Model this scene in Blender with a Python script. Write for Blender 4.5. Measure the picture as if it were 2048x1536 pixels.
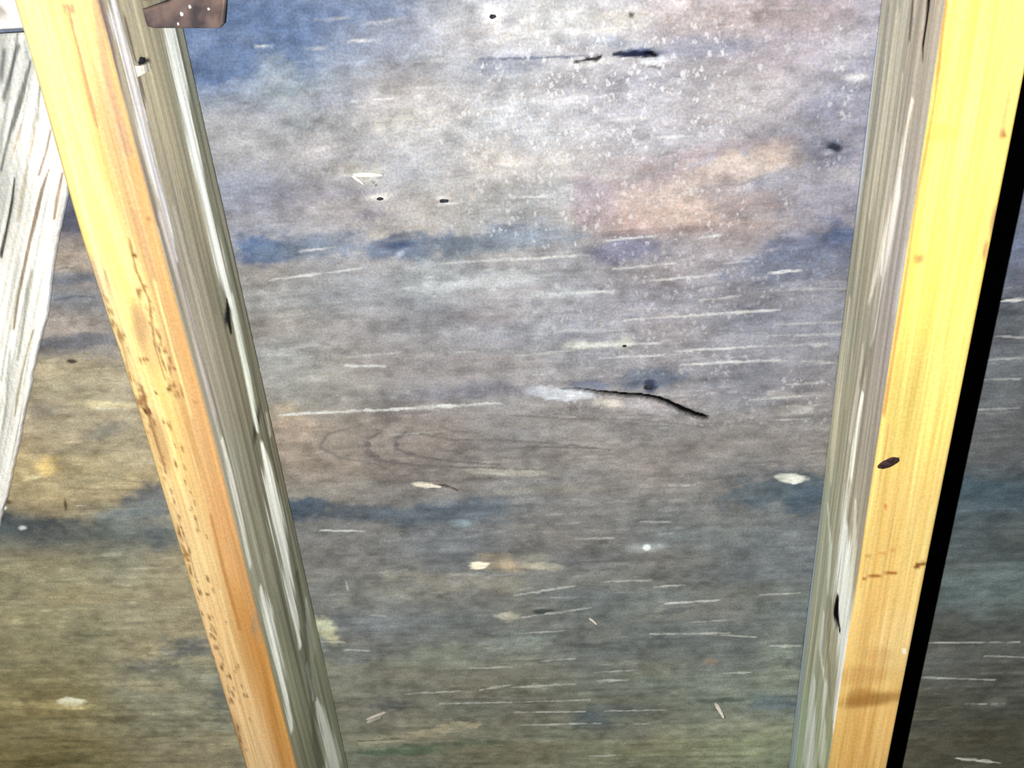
import bpy, math
import numpy as np
from mathutils import Matrix, Vector

for o in list(bpy.data.objects):
    bpy.data.objects.remove(o)
scene = bpy.context.scene
col = scene.collection

# ---------------------------------------------------------------- frame, camera, light, exposure
# Roof frame in metres: u across the rafters, v down the slope, d up through the roof;
# the underside of the sheathing is d = 0.
LIGHT = (0.203, 0.02, -0.49)
CAM_R = [(0.9960569178691963, 0.06370927710566675, 0.06173932600531593), (-0.026333247693112072, 0.8768693992803653, -0.48000689231679206), (-0.08471821782149647, 0.4764883887529313, 0.8750895033953869)]
CAM_C = (0.2516694622274011, 0.0, -0.5106153961700917)
CAM_F = 1807.6660268421642
PITCH = math.radians(30)
_c, _s = math.cos(PITCH), math.sin(PITCH)
ROOF = Matrix(((1, 0, 0, 0), (0, _c, _s, 0), (0, -_s, _c, 2.2), (0, 0, 0, 1)))

cam_data = bpy.data.cameras.new('camera')
cam = bpy.data.objects.new('camera', cam_data)
col.objects.link(cam)
cam_data.sensor_width = 36.0
cam_data.lens = CAM_F * 36.0 / 2048.0
cam_data.clip_start = 0.02
r0, r1, r2 = CAM_R
cm = Matrix(((r0[0], -r1[0], -r2[0], CAM_C[0]), (r0[1], -r1[1], -r2[1], CAM_C[1]),
             (r0[2], -r1[2], -r2[2], CAM_C[2]), (0, 0, 0, 1)))
cam.matrix_world = ROOF @ cm
scene.camera = cam

world = bpy.data.worlds.new('attic_dark')
scene.world = world
world.use_nodes = True
world.node_tree.nodes['Background'].inputs[0].default_value = (0.6, 0.7, 1.0, 1)
world.node_tree.nodes['Background'].inputs[1].default_value = 0.0006

ld = bpy.data.lights.new('torch_light', 'POINT')      # the hand-held torch beside the lens
ld.energy = 30.0
ld.shadow_soft_size = 0.0022
ld.color = (1.0, 1.0, 1.0)
lo = bpy.data.objects.new('torch_light', ld)
col.objects.link(lo)
lo.matrix_world = ROOF @ Matrix.Translation(LIGHT)

vs = scene.view_settings
vs.view_transform = 'Standard'
vs.look = 'None'
vs.exposure = 0.0
vs.gamma = 1.0
vs.use_curve_mapping = False

# ---------------------------------------------------------------- wood colour data (reflectance, some light and shade painted in; metres in the roof frame)
PATCH_deck = [(0.0676, 0.048, 0.0408, 0.0023, -0.0033, 0.0151, 0.054, 0.08, 0.137, 0.8, 0.5), (0.0509, 0.0728, 0.0171, -0.0013, -0.0008, 0.0105, 0.046, 0.068, 0.121, 0.9, 0.3), (0.0767, 0.0716, 0.031, -0.0033, -0.0001, 0.0091, 0.056, 0.08, 0.131, 0.8, 0.5), (0.125, 0.0488, 0.0324, -0.0007, -0.0005, 0.0087, 0.075, 0.097, 0.145, 0.6, 0.5), (0.0975, 0.0806, 0.0158, -0.007, 0.0028, 0.0066, 0.072, 0.094, 0.137, 0.6, 0.5), (0.089, 0.0882, 0.006, 0.0145, -0.0108, 0.0049, 0.185, 0.199, 0.203, 0.5, 0.5), (0.0932, 0.1048, 0.0076, 0.0032, -0.0073, 0.0129, 0.216, 0.229, 0.237, 0.5, 0.5), (0.1121, 0.0948, 0.0169, -0.0033, 0.0006, 0.0053, 0.138, 0.142, 0.167, 0.5, 0.5), (0.1589, 0.1054, 0.0309, -0.0026, 0.0005, 0.0166, 0.213, 0.199, 0.185, 0.55, 0.5), (0.1501, 0.1077, 0.0141, -0.0021, 0.0004, 0.0038, 0.256, 0.24, 0.211, 0.5, 0.5), (0.1796, 0.0956, 0.0332, -0.0016, 0.0001, 0.0059, 0.228, 0.214, 0.21, 0.4, 0.5), (0.1994, 0.1269, 0.0198, -0.0011, 0.0003, 0.0114, 0.238, 0.219, 0.198, 0.55, 0.5), (0.2214, 0.1393, 0.0256, -0.0011, 0.0003, 0.0087, 0.252, 0.242, 0.231, 0.5, 0.5), (0.2389, 0.0602, 0.0236, 0.0013, -0.0004, 0.0099, 0.29, 0.295, 0.29, 0.6, 0.5), (0.273, 0.0609, 0.0155, -0.0007, 0.0007, 0.0064, 0.301, 0.29, 0.265, 0.8, 0.5), (0.2489, 0.0783, 0.0291, -0.0013, 0.0006, 0.0077, 0.245, 0.245, 0.261, 0.5, 0.5), (0.211, 0.0814, 0.0189, -0.0002, 0.0, 0.0036, 0.122, 0.127, 0.152, 0.55, 0.5), (0.315, 0.0782, 0.0233, -0.0003, 0.0006, 0.0056, 0.152, 0.152, 0.184, 0.7, 0.5), (0.2808, 0.0943, 0.024, -0.0008, 0.0005, 0.0058, 0.183, 0.183, 0.208, 0.5, 0.5), (0.3325, 0.0655, 0.0307, 0.0017, 0.0004, 0.0069, 0.205, 0.178, 0.175, 0.6, 0.5), (0.3656, 0.065, 0.0255, 0.0027, 0.0002, 0.0073, 0.177, 0.148, 0.151, 0.6, 0.5), (0.3307, 0.1332, 0.04, -0.0045, 0.0009, 0.0045, 0.19, 0.156, 0.159, 0.8, 0.5), (0.3034, 0.1446, 0.022, -0.0021, 0.0005, 0.0029, 0.207, 0.171, 0.175, 0.6, 0.5), (0.3394, 0.1434, 0.0329, -0.0063, 0.0023, 0.0085, 0.275, 0.225, 0.191, 0.9, 0.35), (0.361, 0.1374, 0.0106, -0.0014, 0.0012, 0.005, 0.298, 0.237, 0.202, 0.7, 0.5), (0.2952, 0.1617, 0.0466, -0.0005, 0.0011, 0.0165, 0.204, 0.16, 0.154, 0.9, 0.35), (0.3038, 0.1636, 0.0283, -0.0003, 0.001, 0.0144, 0.255, 0.208, 0.183, 0.85, 0.35), (0.2809, 0.1715, 0.0087, 0.0004, 0.0, 0.0061, 0.279, 0.221, 0.206, 0.8, 0.5), (0.2551, 0.1584, 0.0115, 0.0005, -0.0003, 0.0144, 0.205, 0.174, 0.184, 0.8, 0.35), (0.3262, 0.1572, 0.011, -0.0015, 0.0011, 0.0052, 0.174, 0.153, 0.145, 0.7, 0.5), (0.3565, 0.1514, 0.0154, -0.0046, 0.0015, 0.0039, 0.162, 0.155, 0.166, 0.8, 0.5), (0.3413, 0.1772, 0.0226, -0.0007, 0.0004, 0.0036, 0.226, 0.182, 0.17, 0.6, 0.5), (0.2983, 0.179, 0.0344, -0.0004, 0.0001, 0.0018, 0.151, 0.117, 0.114, 0.7, 0.5), (0.3903, 0.0835, 0.0067, 0.0004, 0.0012, 0.0114, 0.237, 0.227, 0.237, 0.5, 0.5), (0.3971, 0.0978, 0.0062, 0.0, 0.0004, 0.0026, 0.358, 0.332, 0.324, 0.9, 0.5), (0.3926, 0.104, 0.0089, 0.0005, 0.0002, 0.0021, 0.167, 0.167, 0.197, 0.5, 0.5), (0.4004, 0.1506, 0.0082, 0.0004, 0.0004, 0.004, 0.234, 0.226, 0.226, 0.6, 0.5), (0.3853, 0.1358, 0.0162, 0.0008, 0.0007, 0.0073, 0.085, 0.087, 0.117, 0.6, 0.5), (0.3803, 0.1126, 0.0106, 0.0005, 0.0005, 0.0054, 0.118, 0.121, 0.155, 0.5, 0.5), (0.0546, 0.1807, 0.0188, -0.0006, -0.0014, 0.0103, 0.041, 0.065, 0.121, 0.9, 0.5), (0.0796, 0.1801, 0.0371, -0.0018, -0.0007, 0.007, 0.071, 0.089, 0.119, 0.8, 0.5), (0.1438, 0.1827, 0.0303, -0.0015, -0.0003, 0.007, 0.067, 0.084, 0.119, 0.9, 0.5), (0.141, 0.181, 0.0079, -0.0002, -0.0001, 0.0025, 0.038, 0.055, 0.1, 0.9, 0.5), (0.1892, 0.1824, 0.0358, -0.0018, 0.0, 0.0063, 0.073, 0.091, 0.114, 0.8, 0.5), (0.2193, 0.1781, 0.0265, 0.0002, -0.0002, 0.0078, 0.136, 0.15, 0.172, 0.7, 0.5), (0.278, 0.1898, 0.0263, -0.0009, 0.0004, 0.0063, 0.082, 0.082, 0.116, 0.8, 0.5), (0.3907, 0.1914, 0.031, -0.0005, 0.0016, 0.0106, 0.066, 0.079, 0.118, 0.85, 0.5), (0.3775, 0.2033, 0.0314, -0.0005, 0.0013, 0.0095, 0.079, 0.091, 0.124, 0.7, 0.5), (0.3986, 0.1856, 0.0085, 0.0004, 0.0007, 0.0061, 0.054, 0.069, 0.113, 0.8, 0.5), (0.1256, 0.1602, 0.012, -0.0016, 0.0001, 0.0042, 0.111, 0.105, 0.129, 0.7, 0.5), (0.0914, 0.1481, 0.033, -0.0014, -0.0005, 0.006, 0.128, 0.125, 0.149, 0.5, 0.5), (0.1597, 0.2043, 0.0338, -0.0018, -0.0002, 0.0099, 0.147, 0.163, 0.173, 0.6, 0.5), (0.1995, 0.2059, 0.0364, -0.002, 0.0001, 0.0059, 0.239, 0.255, 0.268, 0.7, 0.5), (0.2386, 0.2156, 0.0182, -0.0003, 0.0, 0.0033, 0.255, 0.272, 0.277, 0.7, 0.5), (0.1852, 0.2321, 0.0187, 0.0007, -0.0007, 0.0082, 0.125, 0.112, 0.122, 0.5, 0.5), (0.2721, 0.1896, 0.0175, -0.0012, 0.0005, 0.005, 0.113, 0.11, 0.142, 0.6, 0.5), (0.1443, 0.2306, 0.0473, -0.0019, -0.0003, 0.0062, 0.123, 0.116, 0.12, 0.6, 0.5), (0.2874, 0.2777, 0.0173, -0.0005, 0.0004, 0.0073, 0.066, 0.085, 0.119, 0.75, 0.5), (0.2556, 0.2804, 0.0128, 0.0004, -0.0001, 0.0037, 0.06, 0.076, 0.117, 0.7, 0.5), (0.2906, 0.2832, 0.0038, 0.0001, 0.0, 0.0044, 0.022, 0.028, 0.056, 0.9, 0.5), (0.2313, 0.2859, 0.0209, 0.0019, -0.0003, 0.0041, 0.307, 0.322, 0.344, 0.9, 0.3), (0.1909, 0.2821, 0.0194, 0.0013, -0.0005, 0.0052, 0.109, 0.109, 0.129, 0.7, 0.5), (0.1546, 0.2848, 0.0263, 0.0008, -0.0005, 0.0045, 0.123, 0.119, 0.133, 0.5, 0.5), (0.265, 0.294, 0.0096, 0.0012, -0.0003, 0.0037, 0.389, 0.36, 0.316, 0.7, 0.5), (0.2907, 0.2981, 0.0191, 0.0037, -0.0005, 0.0045, 0.253, 0.244, 0.258, 0.5, 0.5), (0.2561, 0.2518, 0.0187, -0.0001, 0.0, 0.0028, 0.378, 0.367, 0.32, 0.9, 0.5), (0.2733, 0.251, 0.0068, 0.0002, -0.0, 0.0042, 0.365, 0.365, 0.313, 0.7, 0.5), (0.0449, 0.297, 0.0139, -0.0023, -0.0003, 0.0085, 0.274, 0.24, 0.184, 0.7, 0.5), (0.0481, 0.3169, 0.0177, -0.003, -0.0005, 0.016, 0.224, 0.185, 0.149, 0.6, 0.5), (0.1368, 0.3559, 0.0076, 0.0008, -0.0004, 0.0025, 0.512, 0.483, 0.381, 1.0, 0.2), (0.1999, 0.3468, 0.0239, 0.0005, -0.0002, 0.0033, 0.277, 0.254, 0.202, 0.5, 0.5), (0.2231, 0.3618, 0.041, -0.0009, -0.0001, 0.0042, 0.213, 0.193, 0.156, 0.5, 0.5), (0.0447, 0.3747, 0.0216, 0.0013, -0.002, 0.0097, 0.04, 0.06, 0.087, 0.95, 0.5), (0.0806, 0.3771, 0.0395, 0.0007, -0.0013, 0.0088, 0.067, 0.083, 0.101, 0.8, 0.5), (0.152, 0.3784, 0.0529, -0.0013, -0.0007, 0.0096, 0.07, 0.089, 0.105, 0.7, 0.5), (0.1581, 0.3899, 0.0064, 0.0001, -0.0003, 0.0031, 0.204, 0.25, 0.266, 0.7, 0.5), (0.3784, 0.367, 0.0425, -0.0019, 0.0015, 0.0125, 0.066, 0.089, 0.105, 0.85, 0.5), (0.3959, 0.3777, 0.0133, 0.0002, 0.0013, 0.0144, 0.053, 0.076, 0.1, 0.8, 0.5), (0.3541, 0.407, 0.0411, 0.0006, 0.0007, 0.0133, 0.118, 0.137, 0.137, 0.5, 0.5), (0.1841, 0.425, 0.0198, 0.002, -0.0009, 0.0074, 0.231, 0.197, 0.143, 0.7, 0.5), (0.1675, 0.4271, 0.0062, -0.0003, -0.0001, 0.0033, 0.65, 0.587, 0.441, 1.0, 0.2), (0.1894, 0.4274, 0.0057, 0.0014, -0.0008, 0.0037, 0.332, 0.264, 0.179, 0.7, 0.5), (0.2148, 0.4286, 0.0115, 0.0012, -0.0003, 0.0032, 0.335, 0.321, 0.242, 0.7, 0.5), (0.2097, 0.4207, 0.0108, -0.0008, 0.0, 0.0037, 0.234, 0.228, 0.184, 0.6, 0.5), (0.2882, 0.4127, 0.0122, -0.0009, 0.0002, 0.0036, 0.213, 0.23, 0.224, 0.7, 0.5), (0.2896, 0.4132, 0.0021, 0.0, 0.0, 0.0022, 0.51, 0.539, 0.53, 0.9, 0.5), (0.092, 0.4526, 0.034, 0.0003, -0.0027, 0.0198, 0.182, 0.182, 0.153, 0.6, 0.5), (0.1305, 0.4457, 0.0336, 0.0003, -0.0014, 0.0126, 0.234, 0.228, 0.194, 0.6, 0.5), (0.1826, 0.4462, 0.0221, 0.0002, -0.0007, 0.0096, 0.227, 0.21, 0.167, 0.6, 0.5), (0.1629, 0.4605, 0.0187, 0.0001, -0.0012, 0.0148, 0.144, 0.149, 0.149, 0.4, 0.5), (0.0436, 0.4909, 0.0065, 0.0087, -0.0051, 0.0064, 0.524, 0.513, 0.345, 0.9, 0.5), (0.0362, 0.5108, 0.0056, 0.0, -0.0027, 0.0161, 0.218, 0.259, 0.259, 0.8, 0.5), (0.0554, 0.5162, 0.0239, 0.0, -0.0015, 0.0097, 0.128, 0.146, 0.146, 0.6, 0.5), (0.1302, 0.5216, 0.0394, -0.0018, -0.001, 0.0129, 0.203, 0.218, 0.163, 0.6, 0.5), (0.1975, 0.5085, 0.023, 0.0001, -0.0007, 0.0126, 0.207, 0.226, 0.184, 0.6, 0.5), (0.185, 0.4764, 0.0083, 0.0001, -0.0003, 0.004, 0.367, 0.36, 0.293, 0.9, 0.3), (0.2131, 0.4716, 0.0067, 0.0, -0.0001, 0.0025, 0.04, 0.051, 0.048, 0.9, 0.4), (0.2226, 0.4585, 0.0256, -0.0045, 0.0004, 0.0067, 0.126, 0.136, 0.131, 0.5, 0.5), (0.0841, 0.5715, 0.0165, -0.0001, -0.0009, 0.0069, 0.127, 0.133, 0.127, 0.8, 0.5), (0.0855, 0.6261, 0.0384, -0.0024, -0.0006, 0.0062, 0.104, 0.153, 0.098, 0.8, 0.5), (0.1372, 0.617, 0.0336, -0.0037, -0.0002, 0.0048, 0.116, 0.147, 0.099, 0.6, 0.5), (0.2616, 0.5762, 0.0277, -0.0002, -0.0001, 0.0091, 0.114, 0.131, 0.125, 0.7, 0.5), (0.2495, 0.5877, 0.016, -0.0001, -0.0002, 0.0081, 0.108, 0.128, 0.133, 0.7, 0.5), (0.2774, 0.6019, 0.024, -0.0002, -0.0, 0.0106, 0.143, 0.149, 0.13, 0.5, 0.5), (0.3918, 0.5428, 0.0132, 0.0065, -0.0037, 0.0203, 0.256, 0.287, 0.234, 0.7, 0.5), (0.3494, 0.5646, 0.0306, -0.0017, 0.0002, 0.0033, 0.065, 0.081, 0.065, 0.85, 0.5), (0.3898, 0.5671, 0.0229, -0.0001, 0.0008, 0.0111, 0.119, 0.151, 0.163, 0.8, 0.5), (0.3488, 0.5955, 0.0351, -0.0021, 0.0006, 0.0081, 0.295, 0.315, 0.231, 0.7, 0.5), (0.366, 0.6216, 0.0431, -0.005, 0.0016, 0.0155, 0.278, 0.308, 0.197, 0.6, 0.5), (0.3087, 0.4723, 0.0122, -0.0022, 0.0003, 0.0024, 0.069, 0.08, 0.08, 0.8, 0.5), (0.3381, 0.5238, 0.0053, 0.0, 0.0001, 0.0037, 0.286, 0.222, 0.173, 0.8, 0.5), (0.3894, 0.5115, 0.0147, 0.0, 0.001, 0.0134, 0.217, 0.248, 0.202, 0.5, 0.5), (0.3841, 0.3556, 0.0086, 0.0009, 0.0001, 0.0028, 0.577, 0.594, 0.528, 1.0, 0.3), (0.3727, 0.2911, 0.0069, 0.0002, 0.0002, 0.0029, 0.358, 0.341, 0.318, 0.5, 0.5), (0.3829, 0.3025, 0.0094, 0.0003, 0.0003, 0.0037, 0.338, 0.326, 0.309, 0.5, 0.5), (0.2061, 0.0559, 0.0069, 0.0004, -0.0003, 0.0044, 0.3, 0.3, 0.3, 0.95, 0.4), (0.2787, 0.06, 0.0016, 0.0001, -0.0, 0.0017, 0.02, 0.02, 0.02, 0.9, 0.4), (0.2608, 0.0821, 0.0116, -0.0013, 0.0004, 0.0023, 0.311, 0.311, 0.311, 0.9, 0.35), (0.2914, 0.0837, 0.0079, 0.0004, 0.0, 0.0026, 0.32, 0.32, 0.32, 0.9, 0.4), (0.2821, 0.0789, 0.0127, 0.0003, 0.0001, 0.0031, 0.045, 0.062, 0.11, 0.9, 0.4), (0.2729, 0.0741, 0.0158, 0.0009, -0.0, 0.0035, 0.168, 0.185, 0.218, 0.7, 0.5), (0.2861, 0.0824, 0.0064, 0.0003, 0.0, 0.0015, 0.318, 0.318, 0.318, 0.9, 0.5), (0.1257, 0.1384, 0.0146, 0.0007, -0.0009, 0.0065, 0.24, 0.229, 0.196, 0.7, 0.5), (0.1327, 0.1517, 0.0089, -0.0002, -0.0002, 0.0024, 0.304, 0.295, 0.274, 0.8, 0.5), (0.1695, 0.1534, 0.0059, 0.0003, -0.0002, 0.0018, 0.31, 0.296, 0.279, 0.8, 0.5), (0.39, 0.1344, 0.0043, 0.0008, -0.0001, 0.0022, 0.018, 0.021, 0.029, 0.95, 0.35), (0.3867, 0.1367, 0.0027, 0.0001, 0.0001, 0.0014, 0.213, 0.213, 0.241, 0.8, 0.5), (0.1402, 0.1867, 0.0028, -0.0015, 0.0006, 0.0014, 0.178, 0.208, 0.268, 0.9, 0.5), (0.1282, 0.1742, 0.0055, -0.0007, 0.0001, 0.0025, 0.235, 0.227, 0.204, 0.8, 0.5), (-0.0561, 0.1476, 0.0124, 0.0006, -0.0058, 0.0186, 0.067, 0.073, 0.103, 0.7, 0.5), (-0.0637, 0.1824, 0.0253, 0.0019, -0.0016, 0.0046, 0.281, 0.237, 0.192, 0.7, 0.5), (-0.0677, 0.1955, 0.0261, 0.0001, -0.0009, 0.0033, 0.102, 0.115, 0.139, 0.7, 0.5), (-0.0785, 0.2087, 0.023, 0.0009, -0.0015, 0.0048, 0.142, 0.153, 0.164, 0.6, 0.5), (-0.08, 0.2244, 0.0305, -0.0011, -0.0015, 0.0063, 0.304, 0.264, 0.227, 0.7, 0.5), (-0.081, 0.2387, 0.0373, -0.0001, -0.0014, 0.005, 0.098, 0.102, 0.116, 0.8, 0.3), (-0.0843, 0.2607, 0.0411, 0.0013, -0.0039, 0.0128, 0.335, 0.283, 0.181, 0.7, 0.5), (-0.0674, 0.2861, 0.0207, 0.0014, -0.001, 0.0031, 0.48, 0.426, 0.261, 0.7, 0.5), (-0.1213, 0.2885, 0.0106, 0.0003, -0.0018, 0.0055, 0.201, 0.181, 0.149, 0.7, 0.5), (-0.0806, 0.3076, 0.0148, -0.0024, -0.0007, 0.0056, 0.164, 0.164, 0.141, 0.7, 0.5), (-0.1312, 0.3353, 0.0096, 0.0002, -0.0022, 0.0068, 0.619, 0.46, 0.183, 0.85, 0.5), (-0.1432, 0.3436, 0.0045, 0.0001, -0.0007, 0.0021, 0.802, 0.709, 0.397, 0.8, 0.5), (-0.0992, 0.3214, 0.0432, 0.001, -0.0012, 0.0041, 0.253, 0.221, 0.147, 0.5, 0.5), (-0.0618, 0.3306, 0.0216, 0.0005, -0.0027, 0.01, 0.436, 0.363, 0.232, 0.6, 0.5), (-0.0636, 0.3648, 0.0191, -0.0034, -0.0014, 0.0122, 0.107, 0.123, 0.14, 0.85, 0.5), (-0.0853, 0.3755, 0.0234, -0.0051, -0.0006, 0.0061, 0.172, 0.194, 0.186, 0.7, 0.5), (-0.1609, 0.3855, 0.0422, 0.0007, -0.0028, 0.0083, 0.088, 0.104, 0.109, 0.9, 0.5), (-0.1094, 0.3932, 0.0461, -0.0012, -0.0019, 0.0074, 0.137, 0.15, 0.137, 0.8, 0.5), (-0.0637, 0.3939, 0.0113, 0.0002, -0.0036, 0.0138, 0.115, 0.132, 0.138, 0.7, 0.5), (-0.0692, 0.5106, 0.0251, -0.0028, -0.0019, 0.0108, 0.163, 0.177, 0.177, 0.75, 0.5), (-0.1065, 0.527, 0.0251, -0.0, -0.0021, 0.0078, 0.249, 0.259, 0.229, 0.6, 0.5), (-0.1874, 0.57, 0.0096, -0.0, -0.0015, 0.0047, 1.0, 1.0, 0.746, 0.9, 0.3), (-0.2063, 0.5742, 0.0352, -0.0002, -0.0012, 0.0036, 0.741, 0.639, 0.315, 0.6, 0.5), (-0.1465, 0.4917, 0.0165, 0.0001, -0.0013, 0.0042, 0.193, 0.184, 0.105, 0.7, 0.5), (-0.1938, 0.5354, 0.0172, -0.0, -0.0018, 0.0057, 0.21, 0.182, 0.092, 0.6, 0.5), (-0.1453, 0.5906, 0.0132, -0.0001, -0.0014, 0.0048, 0.171, 0.154, 0.084, 0.7, 0.5), (-0.228, 0.6414, 0.0423, -0.0036, -0.0022, 0.0078, 0.207, 0.176, 0.073, 0.8, 0.5), (-0.1948, 0.6377, 0.0148, -0.0067, -0.0002, 0.0048, 0.164, 0.146, 0.068, 0.7, 0.5), (-0.1125, 0.5494, 0.0255, -0.0001, -0.0021, 0.008, 0.53, 0.468, 0.286, 0.6, 0.5), (-0.0788, 0.6237, 0.027, -0.0029, -0.0016, 0.0088, 0.397, 0.364, 0.233, 0.7, 0.5), (-0.0491, 0.5493, 0.0103, 0.002, -0.0112, 0.0344, 0.176, 0.191, 0.176, 0.6, 0.5), (-0.0879, 0.252, 0.0031, 0.0001, -0.0005, 0.0015, 0.04, 0.033, 0.021, 0.95, 0.4), (-0.1283, 0.3689, 0.0012, -0.0001, -0.0014, 0.0058, 0.068, 0.053, 0.029, 0.9, 0.4), (-0.1707, 0.3645, 0.0034, 0.0001, -0.0008, 0.0022, 0.1, 0.075, 0.044, 0.9, 0.5), (-0.1762, 0.3694, 0.0023, 0.0, -0.0006, 0.0018, 0.911, 0.911, 0.861, 0.9, 0.5), (-0.1676, 0.3882, 0.0031, 0.0, -0.0006, 0.0018, 0.771, 0.826, 0.771, 0.9, 0.5), (0.4966, 0.2049, 0.014, 0.0006, 0.0036, 0.0189, 0.087, 0.102, 0.143, 0.6, 0.5), (0.5043, 0.2304, 0.0141, -0.0, 0.0003, 0.0013, 0.018, 0.02, 0.016, 0.85, 0.5), (0.503, 0.2384, 0.0142, -0.0003, 0.0006, 0.0026, 0.048, 0.054, 0.056, 0.7, 0.5), (0.5121, 0.3696, 0.029, 0.0018, 0.0015, 0.0098, 0.056, 0.082, 0.095, 0.8, 0.5), (0.5403, 0.4519, 0.0203, 0.0002, 0.0021, 0.0111, 0.15, 0.193, 0.187, 0.7, 0.5), (0.5313, 0.4776, 0.0104, 0.0001, 0.0012, 0.0067, 0.143, 0.174, 0.167, 0.6, 0.5), (0.5516, 0.4753, 0.0103, 0.0001, 0.0009, 0.0048, 0.073, 0.085, 0.073, 0.6, 0.5), (0.554, 0.5636, 0.011, -0.0001, 0.001, 0.0054, 0.19, 0.197, 0.154, 0.7, 0.5)]  # dark patches among these paint the shadow beneath a lifted ledge
PATCH_lb = [(0.0229, 0.0328, 0.0012, 0.0001, -0.0004, 0.0012, 0.243, 0.123, 0.073, 0.9, 0.5), (0.0263, 0.033, 0.0014, 0.0001, -0.0004, 0.0014, 0.241, 0.121, 0.072, 0.9, 0.5), (0.0059, 0.2406, 0.0013, 0.0028, -0.0019, 0.0014, 0.025, 0.012, 0.006, 1.0, 0.3), (0.0358, 0.1312, 0.0013, 0.0001, -0.0003, 0.0013, 0.013, 0.005, 0.003, 1.0, 0.3), (0.0215, 0.227, 0.0014, 0.0, -0.0006, 0.0022, 0.059, 0.018, 0.004, 0.9, 0.5), (0.0338, 0.2362, 0.0011, 0.0, -0.0003, 0.0013, 0.071, 0.023, 0.006, 0.9, 0.5), (0.0049, 0.2335, 0.0018, 0.0015, -0.003, 0.0038, 0.122, 0.051, 0.02, 0.8, 0.5), (0.024, 0.1497, 0.0013, 0.0001, -0.0004, 0.0013, 0.059, 0.025, 0.012, 0.9, 0.5), (0.0013, 0.162, 0.0061, -0.0013, -0.0004, 0.0136, 0.26, 0.182, 0.138, 0.7, 0.5), (0.0181, 0.2, 0.0057, -0.0013, -0.0003, 0.0176, 0.31, 0.199, 0.108, 0.5, 0.5), (0.0358, 0.3992, 0.0028, 0.0007, -0.0032, 0.0093, 0.192, 0.145, 0.106, 0.9, 0.5), (-0.0014, 0.5071, 0.006, -0.002, -0.0012, 0.0302, 0.292, 0.132, 0.035, 0.6, 0.5), (0.0082, 0.2598, 0.0043, -0.0011, -0.0005, 0.0198, 0.235, 0.13, 0.059, 0.6, 0.5), (0.0163, 0.1881, 0.0039, -0.0006, -0.0013, 0.0128, 0.249, 0.142, 0.075, 0.6, 0.5), (0.0033, 0.3427, 0.0019, 0.001, -0.0012, 0.0022, 0.168, 0.07, 0.02, 0.8, 0.5), (0.0094, 0.3748, 0.0013, 0.0, -0.0003, 0.0012, 0.114, 0.049, 0.015, 0.9, 0.5)]
PATCH_rb = [(0.4255, 0.4657, 0.0184, -0.0039, 0.0013, 0.0058, 0.262, 0.124, 0.027, 0.8, 0.5), (0.4183, 0.4622, 0.0088, -0.0024, 0.0017, 0.0071, 0.328, 0.157, 0.038, 0.7, 0.5), (0.4394, 0.1087, 0.002, 0.0001, 0.0003, 0.0016, 0.215, 0.092, 0.031, 0.95, 0.4), (0.4108, 0.1667, 0.0021, 0.0001, 0.0004, 0.0026, 0.318, 0.183, 0.061, 0.8, 0.5), (0.4124, 0.1665, 0.0019, 0.0001, 0.0003, 0.0023, 0.319, 0.184, 0.062, 0.8, 0.5), (0.4414, 0.1636, 0.0012, 0.0003, 0.0001, 0.0055, 0.345, 0.19, 0.085, 0.9, 0.5), (0.4422, 0.1488, 0.0014, 0.0003, 0.0001, 0.0073, 0.337, 0.199, 0.098, 0.8, 0.5), (0.439, 0.3558, 0.0028, -0.0018, 0.0008, 0.0017, 0.125, 0.034, 0.004, 0.95, 0.35), (0.4423, 0.3551, 0.0014, 0.0, 0.0002, 0.0015, 0.126, 0.038, 0.006, 0.8, 0.5), (0.4399, 0.4183, 0.0177, 0.0, 0.0035, 0.0253, 0.722, 0.546, 0.265, 0.3, 0.5), (0.4161, 0.4437, 0.0178, -0.0027, 0.0017, 0.0087, 0.405, 0.206, 0.063, 0.5, 0.5), (0.4261, 0.4267, 0.009, 0.0, 0.0009, 0.0068, 0.417, 0.224, 0.074, 0.4, 0.5), (0.4107, 0.1066, 0.0087, 0.0004, 0.0006, 0.0041, 0.51, 0.399, 0.071, 0.6, 0.5), (0.4401, 0.4237, 0.0012, 0.0, 0.0002, 0.0017, 0.768, 0.669, 0.55, 1, 0.3), (0.4151, 0.314, 0.0008, 0.0, 0.0002, 0.0017, 0.348, 0.097, 0.027, 0.9, 0.5), (0.4387, 0.1003, 0.0011, 0.0002, 0.0002, 0.0131, 0.318, 0.193, 0.09, 0.6, 0.5)]
PATCH_ls = [(-0.0286, 0.2088, 0.0033, 0.0017, -0.0066, 0.0054, 0.02, 0.02, 0.02, 0.95, 0.4), (-0.0254, 0.2893, 0.0036, 0.0025, -0.0109, 0.0081, 0.059, 0.055, 0.04, 0.9, 0.5), (-0.0556, 0.0611, 0.0051, 0.0012, -0.0016, 0.0014, 0.007, 0.004, 0.004, 1.0, 0.25), (-0.0612, 0.0607, 0.0037, 0.0006, -0.0007, 0.0011, 0.202, 0.168, 0.127, 0.8, 0.5)]
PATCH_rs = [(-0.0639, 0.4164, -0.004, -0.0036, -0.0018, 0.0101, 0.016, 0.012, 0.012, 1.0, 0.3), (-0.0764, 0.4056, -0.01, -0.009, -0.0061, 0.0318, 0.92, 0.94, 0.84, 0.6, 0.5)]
PATCH_br = []
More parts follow.
